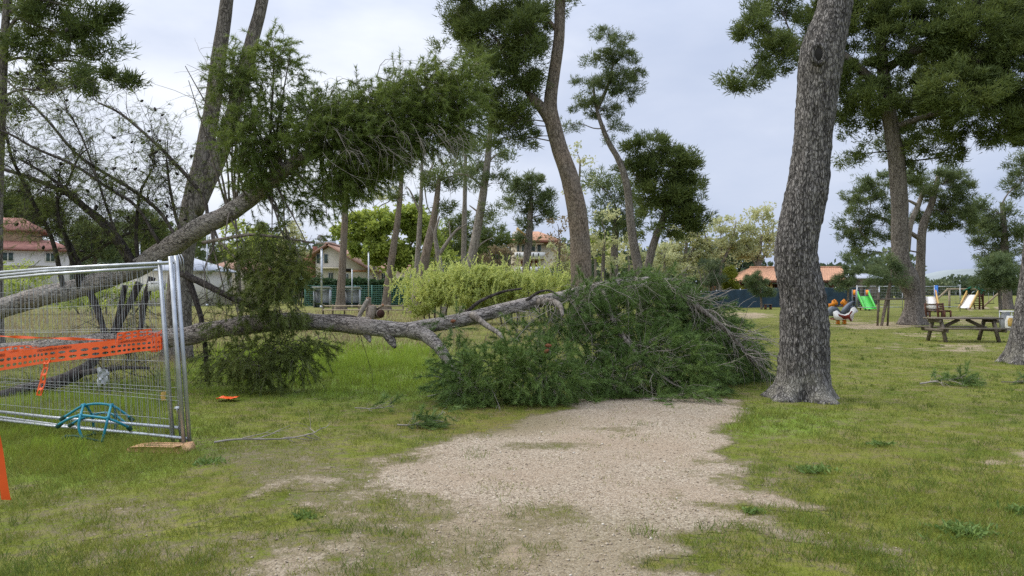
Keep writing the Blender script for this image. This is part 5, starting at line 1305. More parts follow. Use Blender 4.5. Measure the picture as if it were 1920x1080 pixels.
tv = (tv - tv.min(0)) / (tv.max(0) - tv.min(0) + 1e-9)
for s0, s1 in ((.39, .56), (.73, .90), (.02, .19)):
    mb = MB(); q = fm(s0 + tv[:, 0] * (s1 - s0), .765 + tv[:, 1] * .15)
    q = q * (1 - .006 / 9) + A(0, 0, EYE) * (.006 / 9) + A(0, -.004, 0)
    mb.faces(q, tf); mb.build('lettering', M['ink'], tape)
# a second loose ribbon end nearer the camera
mb = MB(); ctr = spline([P(-70, 560, 5.7), P(-28, 700, 5.75), P(-4, 830, 5.85), (G(13, 939) + A(0, 0, .01))], 40)
wd_ = np.interp(np.arange(40), [0, 24, 39], [.03, .022, .040])
v = np.concatenate([ctr - np.c_[wd_, 0 * wd_, 0 * wd_], ctr + np.c_[wd_, .01 * np.sin(np.arange(40) * .3), 0 * wd_]])
mb.add(v, [[i, i + 1, 41 + i, 40 + i] for i in range(39)])
tag(mb.build('tape_ribbon', M['orange'], loc=G(13, 939)), 'loose orange tape end hanging down to the grass, apart from the fence', 'barrier tape')
# tape scrap in the grass, plastic sheet behind the fence, notice on the fence
rng = np.random.default_rng(5)
def crumple(name, label, cat, c, w, h, amp, mat, flat, seed, n=14):
    rg = np.random.default_rng(seed)
    i, j = np.meshgrid(np.linspace(-.5, .5, n), np.linspace(-.5, .5, n), indexing='ij')
    q = np.stack([i * w, 0 * i, j * h], -1) if not flat else np.stack([i * w, j * h, 0 * i], -1)
    nn_ = np.stack([fbm(np.stack([i * 4, j * 4, 0 * i + k + seed], -1), 3, 3) - .5 for k in (0, 9, 18)], -1)
    q = q + nn_ * amp * (1 - .0 * i[..., None])
    k = np.arange(n * n).reshape(n, n)
    mb = MB(); mb.add(q.reshape(-1, 3) + c, np.stack([k[:-1, :-1], k[1:, :-1], k[1:, 1:], k[:-1, 1:]], -1).reshape(-1, 4))
    return tag(mb.build(name, M[mat], loc=c, smooth=True), label, cat)
crumple('tape_scrap', 'flat scrap of orange tape lying in the grass right of the fence', 'tape scrap', G(428, 751) + A(0, 0, .045), .30, .22, .07, 'orange', True, 2)
crumple('plastic_sheet', 'crumpled pale plastic scrap caught in branches behind the wire fence', 'litter', P(194, 706, 10.2), .17, .20, .10, 'plastic', False, 3)
crumple('paper_scrap', 'small pinkish scrap stuck on the wire fence by its end post', 'litter', on_fence(306, 742, .02), .04, .09, .03, 'yellow_bag', False, 6, 8)
sg = empty('notice_sign', on_fence(293, 536, .0), 'small white notice wired to the fence, behind its end post', 'sign')
a_, b_, c_, d_ = [on_fence(q[0], q[1], -.03) for q in ((277, 546), (310, 543), (310, 525), (277, 528))]
mb = MB(); mb.add(np.array([a_, b_, c_, d_, a_ + A(0, .004, 0), b_ + A(0, .004, 0), c_ + A(0, .004, 0), d_ + A(0, .004, 0)]), [[0, 1, 2, 3], [7, 6, 5, 4], [0, 4, 5, 1], [1, 5, 6, 2], [2, 6, 7, 3], [3, 7, 4, 0]]); mb.build('board', M['paper'], sg)
def onsign(s, t): return (a_ * (1 - s) + b_ * s) * (1 - t) + (d_ * (1 - s) + c_ * s) * t + A(0, -.004, 0)
mb = MB()
for s0, s1, t0, t1 in ((.20, .30, .72, .84), (.31, .36, .72, .80), (.37, .44, .72, .80), (.45, .52, .72, .80)):
    mb.add(np.array([onsign(s0, t0), onsign(s1, t0), onsign(s1, t1), onsign(s0, t1)]), [[0, 1, 2, 3]])
mb.build('print', M['ink'], sg)

# ------------------------------------------------------------------ blue climbing dome in front of the fence
dm = empty('climbing_frame', (G(178, 832)[0], 8.15, 0), 'low blue-green rope climbing dome lying in the grass before the wire fence', 'climbing frame')
def rope(pts, name='rope', mat='blue_pipe', r=.0135):
    mb = MB(); mb.tube(spline([P(*q) for q in pts], 24), r, 8); return mb.build(name, M[mat], dm, True)
rope([(114, 787, 8.35), (135, 773, 8.35), (156, 761, 8.35), (182, 757, 8.35), (209, 760, 8.3), (230, 772, 8.3), (250, 788, 8.3)])
rope([(107, 798, 8.15), (128, 786, 8.1), (150, 779, 8.05), (176, 781, 8.02), (202, 785, 8.0), (225, 793, 8.05), (246, 804, 8.15)])
rope([(130, 798, 8.5), (150, 786, 8.5), (174, 778, 8.5), (197, 774, 8.48), (217, 779, 8.45), (232, 790, 8.4), (245, 802, 8.4)])
rope([(157, 760, 8.35), (152, 777, 8.05), (148, 800, 7.98), (155, 822, 7.98)])
rope([(209, 759, 8.3), (203, 783, 8.0), (197, 808, 7.95), (192, 828, 7.97)])
rope([(163, 761, 8.36), (173, 780, 8.5), (176, 800, 8.55), (177, 814, 8.55)])
rope([(215, 762, 8.3), (217, 779, 8.45), (217, 797, 8.5), (215, 813, 8.5)])
rope([(118, 821, 8.05), (136, 817, 8.0), (154, 820, 7.98), (174, 824, 7.97), (192, 828, 7.97)], 'base_rope', 'green_pad', .011)
rope([(154, 820, 7.98), (177, 814, 8.3), (215, 813, 8.5)], 'base_rope', 'green_pad', .011)
for a_, b_ in (((114, 787, 8.35), (122, 781, 8.35)), ((107, 801, 8.15), (116, 793, 8.15)), ((250, 789, 8.3), (243, 782, 8.3)), ((246, 806, 8.15), (240, 800, 8.12)), ((118, 823, 8.05), (128, 818, 8.03)), ((245, 803, 8.4), (239, 797, 8.4)), ((130, 799, 8.5), (137, 794, 8.5))):
    rope([a_, b_], 'end_cap', 'green_pad', .024)
for q in ((157, 760, 8.34), (209, 760, 8.29), (151, 779, 8.04), (202, 784, 7.99), (174, 779, 8.49), (217, 779, 8.44)):
    mb = MB(); c = P(*q); mb.tube([c - A(.02, 0, .004), c + A(.02, 0, .004)], .021, 8); mb.build('joint', M['blue_pipe'], dm, True)

# ------------------------------------------------------------------ logs and low rail fence behind the trunk
GL_ = 'cut logs heaped behind the fallen trunk'
def log(label, pts, mat='log', cutm='cut', seed=1, name='log'):
    c = np.array([P(q[0], q[1], q[3]) for q in pts]); r = np.array([q[2] / 2 / F * q[3] for q in pts])
    root = empty(name, (c[0][0], c[0][1], max(0, c[0][2] - r[0])), label, 'log', GL_)
    mb = MB(); p_, r_ = trunk_mesh(mb, c, r, 14, 14, seed, .08); mb.build('bark', M[mat], root, True)
    for e_, nb_ in ((0, 1), (-1, -2)):
        d_ = unit(p_[e_] - p_[nb_]); mb = MB(); mb.tube([p_[e_] - d_ * .01, p_[e_] + d_ * .012], r_[e_] * .93, 14); mb.build('cut_face', M[cutm], root)
log('thick log with a round dark cut end', [(694, 591, 15, 38.6), (704, 590, 16, 37.8), (714, 588, 16.5, 37)], 'log', 'cut_dark', 1)
log('short chunky pale log with a square reddish cut top', [(690, 606, 12, 37), (695, 592, 17, 37), (699, 574, 16, 37.1)], 'log', 'cut', 2)
log('pale bent log leaning on the heap', [(667, 607, 8, 36.8), (675, 590, 8, 36.9), (683, 574, 9, 37), (690, 562, 7, 37.1)], 'bark_pale', 'cut', 3)
log('upright reddish-topped log at the top of the heap', [(690, 598, 10, 37.6), (691, 575, 10, 37.6), (691, 558, 10, 37.6)], 'log', 'cut', 4)
log('thin straight stick poking up right of the heap', [(702, 583, 5, 37.4), (711, 577, 5, 37.2), (718, 572, 5, 37)], 'log', 'cut', 5)
log('long brown pole lying left of the heap', [(590, 594, 6, 37.5), (630, 592, 7, 37.4), (662, 594, 6, 37.2), (685, 602, 5, 37)], 'deadlimb', 'cut', 6)
log('pale low log at the foot of the heap', [(655, 605, 7, 36.6), (675, 598, 8, 36.5), (694, 599, 7, 36.5)], 'bark_pale', 'cut', 7)
root = empty('rail_fence', (P(640, 590, 52)[0], 52, 0), 'low wooden rail fence before the sports court', 'fence')
for px in (606, 624, 646, 673, 700, 728, 756, 780):
    c = P(px, 590, 52); mb = MB(); mb.box((c[0], 52, .33), (.10, .10, .72)); mb.build('post', M['wood_grey'], root)
for z_ in (.30, .58):
    mb = MB(); a_, b_ = P(606, 590, 52), P(780, 590, 52); mb.box(((a_[0] + b_[0]) / 2, 51.93, z_), (b_[0] - a_[0], .03, .08)); mb.build('rail', M['wood_pale'], root)
for px, top, Y, r_ in ((603, 468, 70, .09), (660, 505, 72, .05), (691, 474, 71, .06), (262, 455, 75, .06), (388, 430, 78, .06)):
    b_, t_ = P(px, 560, Y), P(px, top, Y); mb = MB()
    mb.tube([A(b_[0], Y, 0), A(b_[0], Y, t_[2] * .5), t_], r_, 8); mb.tube([A(b_[0], Y, 0), A(b_[0], Y, .25)], r_ * 1.8, 8)
    mb.tube([t_, t_ + A(0, 0, .06)], r_ * 1.25, 8)
    lab = {603: 'thickest pale metal pole at the sports court, left of the dark pine trunk', 660: 'thin grey pole in front of the hedge', 691: 'tall thin grey pole rising behind the heap of logs', 262: 'thin pole before the grey-roofed house', 388: 'thin pole left of the terracotta-roofed house'}[px]
    tag(mb.build('metal_pole', M['galv'], loc=(b_[0], Y, 0), smooth=True), lab, 'pole')
cf = empty('court_fence', (P(665, 575, 76)[0], 76, 0), 'green wire fence round the sports court below the hedge', 'fence')
x0, x1 = P(572, 0, 76)[0], P(760, 0, 76)[0]
for k in range(7):
    x_ = x0 + (x1 - x0) * k / 6; mb = MB(); mb.tube([A(x_, 76, 0), A(x_, 76, 2.15)], .05, 8); mb.build('post', M['twine'], cf)
n = 60; xs = np.linspace(x0, x1, n)
mb = MB(); mb.tubes(np.stack([np.c_[xs, np.full(n, 76.03), np.zeros(n)], np.c_[xs, np.full(n, 76.03), np.full(n, 2.1)]], 1), np.full((n, 2), .014), 4)
zs = np.linspace(.1, 2.1, 11); mb.tubes(np.stack([np.c_[np.full(11, x0), np.full(11, 76.05), zs], np.c_[np.full(11, x1), np.full(11, 76.05), zs]], 1), np.full((11, 2), .014), 4)
mb.build('wire_mesh', M['twine'], cf)
def dugout(label, px, Y):
    c = P(px, 0, Y); root = empty('dugout', (c[0], Y, 0), label, 'shelter', 'grey shelters at the court edge')
    mb = MB(); mb.box((c[0], Y + .9, .85), (1.5, .05, 1.7)); mb.build('back_panel', M['plastic'], root)
    for s_ in (-1, 1):
        mb = MB(); mb.box((c[0] + s_ * .75, Y + .5, .85), (.05, .75, 1.7)); mb.build('side_panel', M['plastic'], root)
    mb = MB(); mb.beam((c[0], Y - .15, 1.95), (c[0], Y + 1.0, 1.75), 1.7, .06); mb.build('roof', M['plastic'], root)
    mb = MB(); mb.box((c[0], Y + .6, .45), (1.35, .4, .06)); mb.box((c[0], Y + .6, .21), (1.2, .06, .42)); mb.build('seat', M['shutter'], root)
dugout('grey dugout shelter by the thickest pale pole', 602, 73); dugout('grey dugout shelter right of the dark pine trunk', 658, 73)
def hedge(label, px0, px1, Y, h, dpt, seed):
    rg = np.random.default_rng(seed); x0, x1 = P(px0, 0, Y)[0], P(px1, 0, Y)[0]
    root = empty('hedge', ((x0 + x1) / 2, Y, 0), label, 'hedge')
    n = 9000; q = np.stack([x0 + (x1 - x0) * rg.random(n), Y + dpt * rg.random(n), h * (rg.random(n) ** .8)], 1)
    q[:, 2] *= .88 + .2 * fbm(np.stack([q[:, 0] * .8, 0 * q[:, 0], 0 * q[:, 0]], 1), 4, 3)
    mb = MB(); mb.leaves(q, unit(rg.normal(size=(n, 3)) + A(0, -.4, .4)), .34, .24, fbm(q * 1.3, 9, 3), rg); mb.build('foliage', M['hedge'], root)
    mb = MB()
    for k in range(8): x_ = x0 + (x1 - x0) * (k + .5) / 8; mb.tube([A(x_, Y + dpt / 2, 0), A(x_ + .1, Y + dpt / 2, h * .7)], .05, 6)
    mb.build('stems', M['twig_dark'], root)
hedge('clipped dark green hedge below the white gabled house', 572, 765, 80, 2.75, 1.3, 1)

# ------------------------------------------------------------------ houses
def hb(parent, name, px0, px1, py0, py1, Y, d, mat, floor=False):
    a_, b_ = P(px0, py0, Y), P(px1, py1, Y)
    z0 = 0 if floor else b_[2]
    mb = MB(); mb.box(((a_[0] + b_[0]) / 2, Y + d / 2, (a_[2] + z0) / 2), (b_[0] - a_[0], d, a_[2] - z0)); return mb.build(name, M[mat], parent)
def window(parent, px0, px1, py0, py1, Y, mat='shutter', split=True):
    f_ = hb(parent, 'window', px0, px1, py0, py1, Y - .05, .05, 'white')
    e_ = (px1 - px0) * .10; m_ = (px0 + px1) / 2
    if split:
        hb(f_, 'pane', px0 + e_, m_ - e_ * .5, py0 + e_, py1 - e_, Y - .07, .02, mat); hb(f_, 'pane', m_ + e_ * .5, px1 - e_, py0 + e_, py1 - e_, Y - .07, .02, mat)
    else: hb(f_, 'pane', px0 + e_, px1 - e_, py0 + e_, py1 - e_, Y - .07, .02, mat)
def roof_hip(parent, name, mat, pts_eave, pts_ridge, th=.25):
    """pts_eave: 4 corners; pts_ridge: 2 points; all 3D"""
    e_ = [np.asarray(q, float) for q in pts_eave]; r_ = [np.asarray(q, float) for q in pts_ridge]
    lo = [q - A(0, 0, th) for q in e_]
    v = np.array(e_ + r_ + lo)
    mb = MB(); mb.faces(v, [[0, 1, 5, 4], [1, 2, 5], [2, 3, 4, 5], [3, 0, 4], [0, 6, 7, 1], [1, 7, 8, 2], [2, 8, 9, 3], [3, 9, 6, 0], [6, 9, 8, 7]])
    return mb.build(name, M[mat], parent)
def base(px, Y): return (P(px, 0, Y)[0], Y, 0)
# red-roofed two-level house at the left
h = empty('house', base(128, 88), 'two-level house with red roofs, tan upper wall and white lower wall', 'house'); Y = 88
hb(h, 'lower_wall', -260, 128, 468, 560, Y, 9, 'offwhite', True)
x0, x1 = P(-275, 0, Y)[0], P(136, 0, Y)[0]; z0, z1 = P(0, 468, Y)[2], P(0, 455, Y)[2]
roof_hip(h, 'lower_roof', 'red_roof', [(x0, Y - .5, z0), (x1, Y - .5, z0), (x1, Y + 9.5, z0), (x0, Y + 9.5, z0)], [(x0 + 3, Y + 3.2, z1 + .4), (x1 - 2.2, Y + 3.2, z1 + .4)])
hb(h, 'upper_wall', -260, 103, 432, 468, Y + 2.5, 7, 'tanwall')
x0, x1 = P(-275, 0, Y + 2)[0], P(109, 0, Y + 2)[0]; z0, z1 = P(0, 433, Y + 2)[2], P(0, 413, Y + 2)[2]
roof_hip(h, 'upper_roof', 'red_roof', [(x0, Y + 2, z0), (x1, Y + 2, z0), (x1, Y + 10, z0), (x0, Y + 10, z0)], [(x0 + 4, Y + 5.5, z1 + .3), (x1 - 2.4, Y + 5.5, z1 + .3)])
for a_, b_ in ((22, 42), (90, 107), (-60, -40), (-130, -110)): window(h, a_, b_, 474, 492, Y)
hb(h, 'gutter', -270, 133, 469.5, 471, Y - .62, .1, 'rust')
hb(h, 'parapet', -260, 128, 497, 500, Y - .3, .28, 'offwhite')
h.rotation_euler = (0, 0, .50)
# grey-roofed low building
h = empty('house', base(285, 80), 'low white building with a shallow grey metal roof', 'house'); Y = 80
hb(h, 'wall', 190, 383, 507, 560, Y, 8, 'offwhite', True)
x0, x1 = P(180, 0, Y)[0], P(393, 0, Y)[0]; z0, z1 = P(0, 506, Y)[2], P(0, 484, Y)[2]
roof_hip(h, 'roof', 'grey_roof', [(x0, Y - .5, z0), (x1, Y - .5, z0), (x1, Y + 8.5, z0), (x0, Y + 8.5, z0)], [(P(262, 0, Y)[0], Y + 3.5, z1 + .2), (P(335, 0, Y)[0], Y + 3.5, z1 + .2)], .15)
window(h, 205, 220, 515, 530, Y); window(h, 352, 366, 515, 530, Y)
h = empty('house', base(420, 92), 'small beige house with terracotta roof between the grey roof and the hanging branches', 'house'); Y = 92
hb(h, 'wall', 396, 470, 503, 560, Y, 7, 'cream', True)
x0, x1 = P(385, 0, Y)[0], P(480, 0, Y)[0]; z0, z1 = P(0, 503, Y)[2], P(0, 486, Y)[2]
roof_hip(h, 'roof', 'tile_dull', [(x0, Y - .5, z0), (x1, Y - .5, z0), (x1, Y + 7.5, z0), (x0, Y + 7.5, z0)], [(P(420, 0, Y)[0], Y + 3.5, z1 + .2), (P(455, 0, Y)[0], Y + 3.5, z1 + .2)], .15)
window(h, 418, 426, 510, 526, Y); window(h, 440, 448, 510, 526, Y)
# white gabled house
h = empty('house', base(640, 94), 'white gabled house with loggia and red roof behind the hedge', 'house'); Y = 94
q = [P(592, 570, Y), P(686, 570, Y), P(686, 503, Y), P(618, 462, Y), P(592, 478, Y)]
v = np.array([[c_[0], Y, max(0, c_[2]) if i > 1 else 0] for i, c_ in enumerate(q)]); v = np.vstack([v, v + A(0, 9, 0)])
mb = MB(); mb.faces(v, [[0, 1, 2, 3, 4], [9, 8, 7, 6, 5], [0, 5, 6, 1], [1, 6, 7, 2], [4, 9, 5, 0]]); mb.build('wall', M['offwhite'], h)
mb = MB()
for a_, b_ in (((612, 456), (696, 507)), ((620, 456), (578, 482))):
    A0, B0 = P(*a_, Y), P(*b_, Y); A0[1] = B0[1] = Y + 4.2
    mb.beam(A0, B0, 10, .22)
mb.build('roof', M['tile_dull'], h)
hb(h, 'side_wing', 570, 591.6, 484, 560, Y + 1.5, 7, 'rust', True)
for a_ in ((593, 600, 476, 494), (607, 615, 476, 494)): window(h, *a_, Y, 'shutter', False)
for a_ in ((615, 625, 511, 525), (646, 654, 513, 526)): window(h, *a_, Y, 'shutter')
hb(h, 'balcony_slab', 590, 645, 501, 504, Y - 1.0, 1.0, 'cream'); hb(h, 'band', 646, 686, 506, 510, Y - .06, .06, 'clay'); hb(h, 'air_vent', 646, 658, 504, 509.5, Y - .09, .09, 'dark')
hb(h, 'chimney', 586, 593, 462, 484, Y + 2, .6, 'rust'); hb(h, 'roof_terrace', 592, 626, 452, 457, Y + 6, 1.2, 'plastic')
mb = MB(); c = P(601, 446, Y + 5); mb.tube([c + A(0, 0, -.8), c], .04, 6); a_ = np.linspace(0, 2 * np.pi, 17)[:-1]
mb.add(np.vstack([[c + A(0, .15, 0)], np.stack([c[0] + .42 * np.cos(a_), np.full(16, c[1] - .1), c[2] + .42 * np.sin(a_)], 1)]), [[0, i + 1, (i + 1) % 16 + 1] for i in range(16)]); mb.build('dish', M['plastic'], h)
h = empty('house', base(745, 104), 'pale house with low pinkish roof half hidden by court-side pines', 'house'); Y = 104
hb(h, 'wall', 700, 800, 505, 560, Y, 8, 'cream', True); x0, x1 = P(692, 0, Y)[0], P(808, 0, Y)[0]; z0 = P(0, 505, Y)[2]
roof_hip(h, 'roof', 'tile_dull', [(x0, Y - .5, z0), (x1, Y - .5, z0), (x1, Y + 8.5, z0), (x0, Y + 8.5, z0)], [(x0 + 3, Y + 4, z0 + 1.4), (x1 - 3, Y + 4, z0 + 1.4)], .15)
window(h, 770, 778, 512, 524, Y); window(h, 715, 723, 512, 524, Y)
# cream house with balconies
h = empty('house', base(992, 108), 'tall cream house with white balconies and a pointed dormer', 'house'); Y = 108
hb(h, 'wall', 958, 1042, 455, 560, Y, 9, 'cream', True)
hb(h, 'eave', 962, 1050, 451, 454.5, Y - 1.2, 10, 'rust')
x0, x1 = P(955, 0, Y)[0], P(1052, 0, Y)[0]; z0 = P(0, 450.8, Y)[2]
roof_hip(h, 'roof', 'clay', [(x0, Y - 1.2, z0), (x1, Y - 1.2, z0), (x1, Y + 9, z0), (x0, Y + 9, z0)], [(x0 + 3, Y + 4.5, z0 + 1.6), (x1 - 3, Y + 4.5, z0 + 1.6)], .1)
q = [P(962, 450, Y - .5), P(988, 450, Y - .5), P(982, 440, Y - .5), P(970, 431, Y - .5), P(961, 436, Y - .5)]
v = np.array(q); v = np.vstack([v, v + A(0, 4, 0)]); mb = MB(); mb.faces(v, [[0, 1, 2, 3, 4], [9, 8, 7, 6, 5], [0, 5, 6, 1], [1, 6, 7, 2], [2, 7, 8, 3], [3, 8, 9, 4]]); mb.build('dormer', M['offwhite'], h)
mb = MB(); mb.beam(P(969, 429.5, Y + 1.5), P(984, 442, Y + 1.5), 4.6, .2); mb.build('dormer_roof', M['yellow_play'], h)
for z_ in (473, 500):
    bb = hb(h, 'balcony', 965, 1022, z_, z_ + 10.5, Y - 1.5, .15, 'white'); hb(bb, 'slab', 965, 1022, z_ + 10.7, z_ + 12.2, Y - 1.5, 1.5, 'cream')
    for px in (969.5, 974.5, 988, 1000, 1010): hb(bb, 'slot', px - .9, px + .9, z_ + 1.5, z_ + 8, Y - 1.55, .05, 'dark')
for a_, b_, c_ in ((970, 973, 0), (979, 984, 1), (996, 1003, 0), (1008, 1014, 1)):
    window(h, a_ - 1, b_ + 1, 458, 472, Y, 'shutter', False)
for a_, b_ in ((976, 981), (992, 999), (1002, 1009)): window(h, a_, b_, 488, 500, Y, 'rust', False)
# clay-tiled open shelter
Y = 86
h = empty('shelter', base(1480, Y), 'long open wooden shelter with a bright clay-tiled roof behind the screen fence', 'shelter')
zr, ze = P(0, 502, Y + 4)[2], P(0, 526, Y)[2]
xa, xb = P(1383, 0, Y)[0], P(1582, 0, Y)[0]; ra, rb_ = P(1406, 0, Y + 4)[0], P(1580, 0, Y + 4)[0]
nc = 190; mb = MB(); s_ = np.linspace(0, 1, nc); wv = .055 * np.abs(np.sin(s_ * np.pi * 42))
rows = []
for t_ in np.linspace(0, 1, 9):
    rows.append(np.c_[(xa + (xb - xa) * s_) * (1 - t_) + (ra + (rb_ - ra) * s_) * t_, np.full(nc, (Y - .6) * (1 - t_) + (Y + 4) * t_), ze * (1 - t_) + zr * t_ + wv + .03 * ((t_ * 8) % 1)])
v = np.vstack(rows); k = np.arange(9 * nc).reshape(9, nc); mb.add(v, np.stack([k[:-1, :-1], k[:-1, 1:], k[1:, 1:], k[1:, :-1]], -1).reshape(-1, 4))
mb.faces(np.array([[xa, Y + 8.6, ze], [xb, Y + 8.6, ze], [rb_, Y + 4, zr], [ra, Y + 4, zr], [xa, Y - .6, ze]]), [[1, 0, 3, 2], [0, 4, 3]])
mb.tube([(ra, Y + 4, zr + .06), (rb_, Y + 4, zr + .06)], .12, 8)
mb.build('roof', M['clay'], h)
mb = MB(); mb.box(((xa + xb) / 2, Y - .5, ze - .14), (xb - xa, .12, .22)); mb.build('fascia', M['wood_brown'], h)
for px in (1388, 1419, 1446, 1475, 1505, 1534, 1562, 1580):
    x_ = P(px, 0, Y)[0]; mb = MB(); mb.box((x_, Y, (ze - .25) / 2), (.22, .22, ze - .25)); mb.beam((x_ - .7, Y, ze - .3), (x_, Y, ze - .9), .1); mb.build('post', M['wood_brown'] if px != 1446 else M['yellow_play'], h)
mb = MB(); mb.box(((xa + xb) / 2, Y + 7.2, (ze - .3) / 2), (xb - xa - 1.5, .15, ze - .3)); mb.build('back_wall', M['wood_brown'], h)
mb = MB(); mb.box(((xa + xb) / 2, Y + .02, .5), (xb - xa - 1.2, .06, .9)); mb.build('railing', M['wood_brown'], h)
h = empty('shed', base(1626, 90), 'low grey-roofed shed just right of the clay-tiled shelter', 'shed'); Y = 90
hb(h, 'wall', 1596, 1648, 524, 560, Y, 4, 'wood_grey', True); mb = MB(); a_, b_ = P(1590, 522, Y), P(1654, 522, Y); mb.beam(((a_[0] + b_[0]) / 2, Y - .4, a_[2]), ((a_[0] + b_[0]) / 2, Y + 4, a_[2] + .6), b_[0] - a_[0], .12); mb.build('roof', M['grey_roof'], h)
hb(h, 'door', 1618, 1628, 528, 572, Y - .05, .05, 'dark')

# ------------------------------------------------------------------ screen fence, playground and lawn furniture
sf = empty('screen_fence', base(1450, 72), 'dark blue fabric screen fence running behind the lawn', 'fence')
pts = spline([P(1290, 0, 62), P(1345, 0, 68), P(1440, 0, 73), P(1530, 0, 75), P(1612, 0, 76)], 90)
hgt = np.interp(np.arange(90), [0, 20, 45, 89], [1.40, 1.55, 1.85, 1.9])
low = pts.copy(); low[:, 2] = .02; top = pts.copy(); top[:, 2] = hgt + .03 * np.sin(np.arange(90) * .9); mid = pts.copy(); mid[:, 2] = hgt * .5; mid[:, 1] += .10 * np.sin(np.arange(90) * 1.3)
v = np.vstack([low, mid, top]); k = np.arange(270).reshape(3, 90); mb = MB(); mb.add(v, np.stack([k[:-1, :-1], k[:-1, 1:], k[1:, 1:], k[1:, :-1]], -1).reshape(-1, 4)); mb.build('fabric', M['screen'], sf, True)
for i in range(0, 90, 11):
    mb = MB(); mb.tube([A(pts[i][0], pts[i][1] + .13, 0), A(pts[i][0], pts[i][1] + .13, hgt[i] + .08)], .035, 8); mb.build('post', M['galv'], sf)
mb = MB(); mb.tube(top + A(0, .13, 0), .012, 5); mb.build('top_wire', M['wire'], sf)
Gm = 'light mesh panels round the playground'
for k, (a_, b_, lab) in enumerate(((1607, 1648, 'light wire mesh panel standing before the green slide'), (1649, 1692, 'light wire mesh panel behind the staked sapling'), (1726, 1752, 'light wire mesh panel by the blue-posted slide'), (1753, 1800, 'light wire mesh panel beside the swing'))):
    Y = 58 + .6 * k; xa, xb = P(a_, 0, Y)[0], P(b_, 0, Y)[0]; root = empty('mesh_fence', (xa, Y, 0), lab, 'fence', Gm)
    for x_ in (xa, xb):
        mb = MB(); mb.tube([A(x_, Y, 0), A(x_, Y, 2.0)], .03, 8); mb.build('post', M['galv'], root)
    for z_ in (.35, 1.92):
        mb = MB(); mb.tube([A(xa, Y, z_), A(xb, Y, z_)], .026, 8); mb.build('rail', M['galv'], root)
    n = 14; xs = np.linspace(xa, xb, n); mb = MB(); mb.tubes(np.stack([np.c_[xs, np.full(n, Y), np.full(n, .3)], np.c_[xs, np.full(n, Y), np.full(n, 1.95)]], 1), np.full((n, 2), .005), 4)
    zs = np.linspace(.6, 1.7, 6); mb.tubes(np.stack([np.c_[np.full(6, xa), np.full(6, Y), zs], np.c_[np.full(6, xb), np.full(6, Y), zs]], 1), np.full((6, 2), .005), 4); mb.build('wire_mesh', M['wire'], root)

def slide(label, px, Y, dx, dy, h_, w, chute, rail, post, roofm=None, panel=None, tall=0.9):
    b_ = P(px, 0, Y); bot = A(b_[0], Y, 0); top = bot + A(dx, dy, 0)
    root = empty('slide', (bot[0], bot[1], 0), label, 'slide')
    u_ = unit(A(-dx, -dy, 0)); s_ = A(u_[1], -u_[0], 0)
    Ls = math.hypot(dx, dy)
    tt = np.linspace(0, 1, 16); prof = np.array([top + u_ * Ls * t_ + A(0, 0, h_ * (1 - sstep(.0, 1.0, t_) * .25 - .75 * t_) * (1 - .0 * t_) + .16 * t_) for t_ in tt])
    mb = MB(); th = A(0, 0, .04)
    v = np.vstack([prof - s_ * w / 2, prof + s_ * w / 2, prof - s_ * w / 2 - th, prof + s_ * w / 2 - th])
    q = []
    for i in range(15): q += [[i, i + 1, 17 + i, 16 + i], [32 + i, 48 + i, 49 + i, 33 + i], [i, 32 + i, 33 + i, i + 1], [16 + i, 17 + i, 49 + i, 48 + i]]
    mb.faces(v, q); mb.build('chute', M[chute], root, False)
    for sg_ in (-1, 1):
        e_ = prof + s_ * sg_ * (w / 2 + .045); hh_ = np.interp(tt, [0, .15, .8, 1], [.42, .30, .2, .06])
        v = np.vstack([e_ - s_ * .04 - th * 1.5, e_ + s_ * .04 - th * 1.5, e_ + s_ * .04 + np.c_[0 * hh_, 0 * hh_, hh_], e_ - s_ * .04 + np.c_[0 * hh_, 0 * hh_, hh_]])
        q = [[a_ * 16 + i, ((a_ + 1) % 4) * 16 + i, ((a_ + 1) % 4) * 16 + i + 1, a_ * 16 + i + 1] for a_ in range(4) for i in range(15)] + [[0, 48, 32, 16], [15, 31, 47, 63]]
        mb = MB(); mb.faces(v, q); mb.build('side_rail', M[rail], root)
        for f_ in (.05, .75):
            p_ = top - u_ * f_ + s_ * sg_ * (w / 2 + .12); mb = MB(); mb.box((p_[0], p_[1], (h_ + tall) / 2), (.11, .11, h_ + tall), rz=math.atan2(u_[1], u_[0])); mb.build('post', M[post], root)
    c_ = top - u_ * .4 + A(0, 0, h_ - .05); mb = MB(); mb.box(c_, (.75, w + .2, .06), rz=math.atan2(u_[1], u_[0])); mb.build('platform', M['wood_brown'], root)
    ld = MB()
    for sg_ in (-1, 1): ld.beam(top - u_ * 1.35 + s_ * sg_ * w * .45, top - u_ * .8 + s_ * sg_ * w * .45 + A(0, 0, h_), .07)
    for k_ in range(6):
        f_ = (k_ + .6) / 6.4; p_ = top - u_ * (1.35 - .55 * f_) + A(0, 0, h_ * f_); ld.beam(p_ - s_ * w * .45, p_ + s_ * w * .45, .05, .07)
    ld.build('ladder', M['wood_brown'], root)
    if roofm:
        r_ = top - u_ * .4 + A(0, 0, h_ + tall)
        mb = MB(); mb.beam(r_ + A(0, 0, .30), r_ - s_ * (w * .5 + .3) + A(0, 0, -.1), 1.0, .05); mb.beam(r_ + A(0, 0, .30), r_ + s_ * (w * .5 + .3) + A(0, 0, -.1), 1.0, .05); mb.build('roof', M[roofm], root)
    if panel:
        for sg_ in (-1, 1):
            p_ = top - u_ * .4 + s_ * sg_ * (w / 2 + .12) + A(0, 0, h_ + .3); mb = MB(); mb.box(p_, (.6, .04, .42), rz=math.atan2(u_[1], u_[0])); mb.build('side_panel', M[panel], root)
    return root
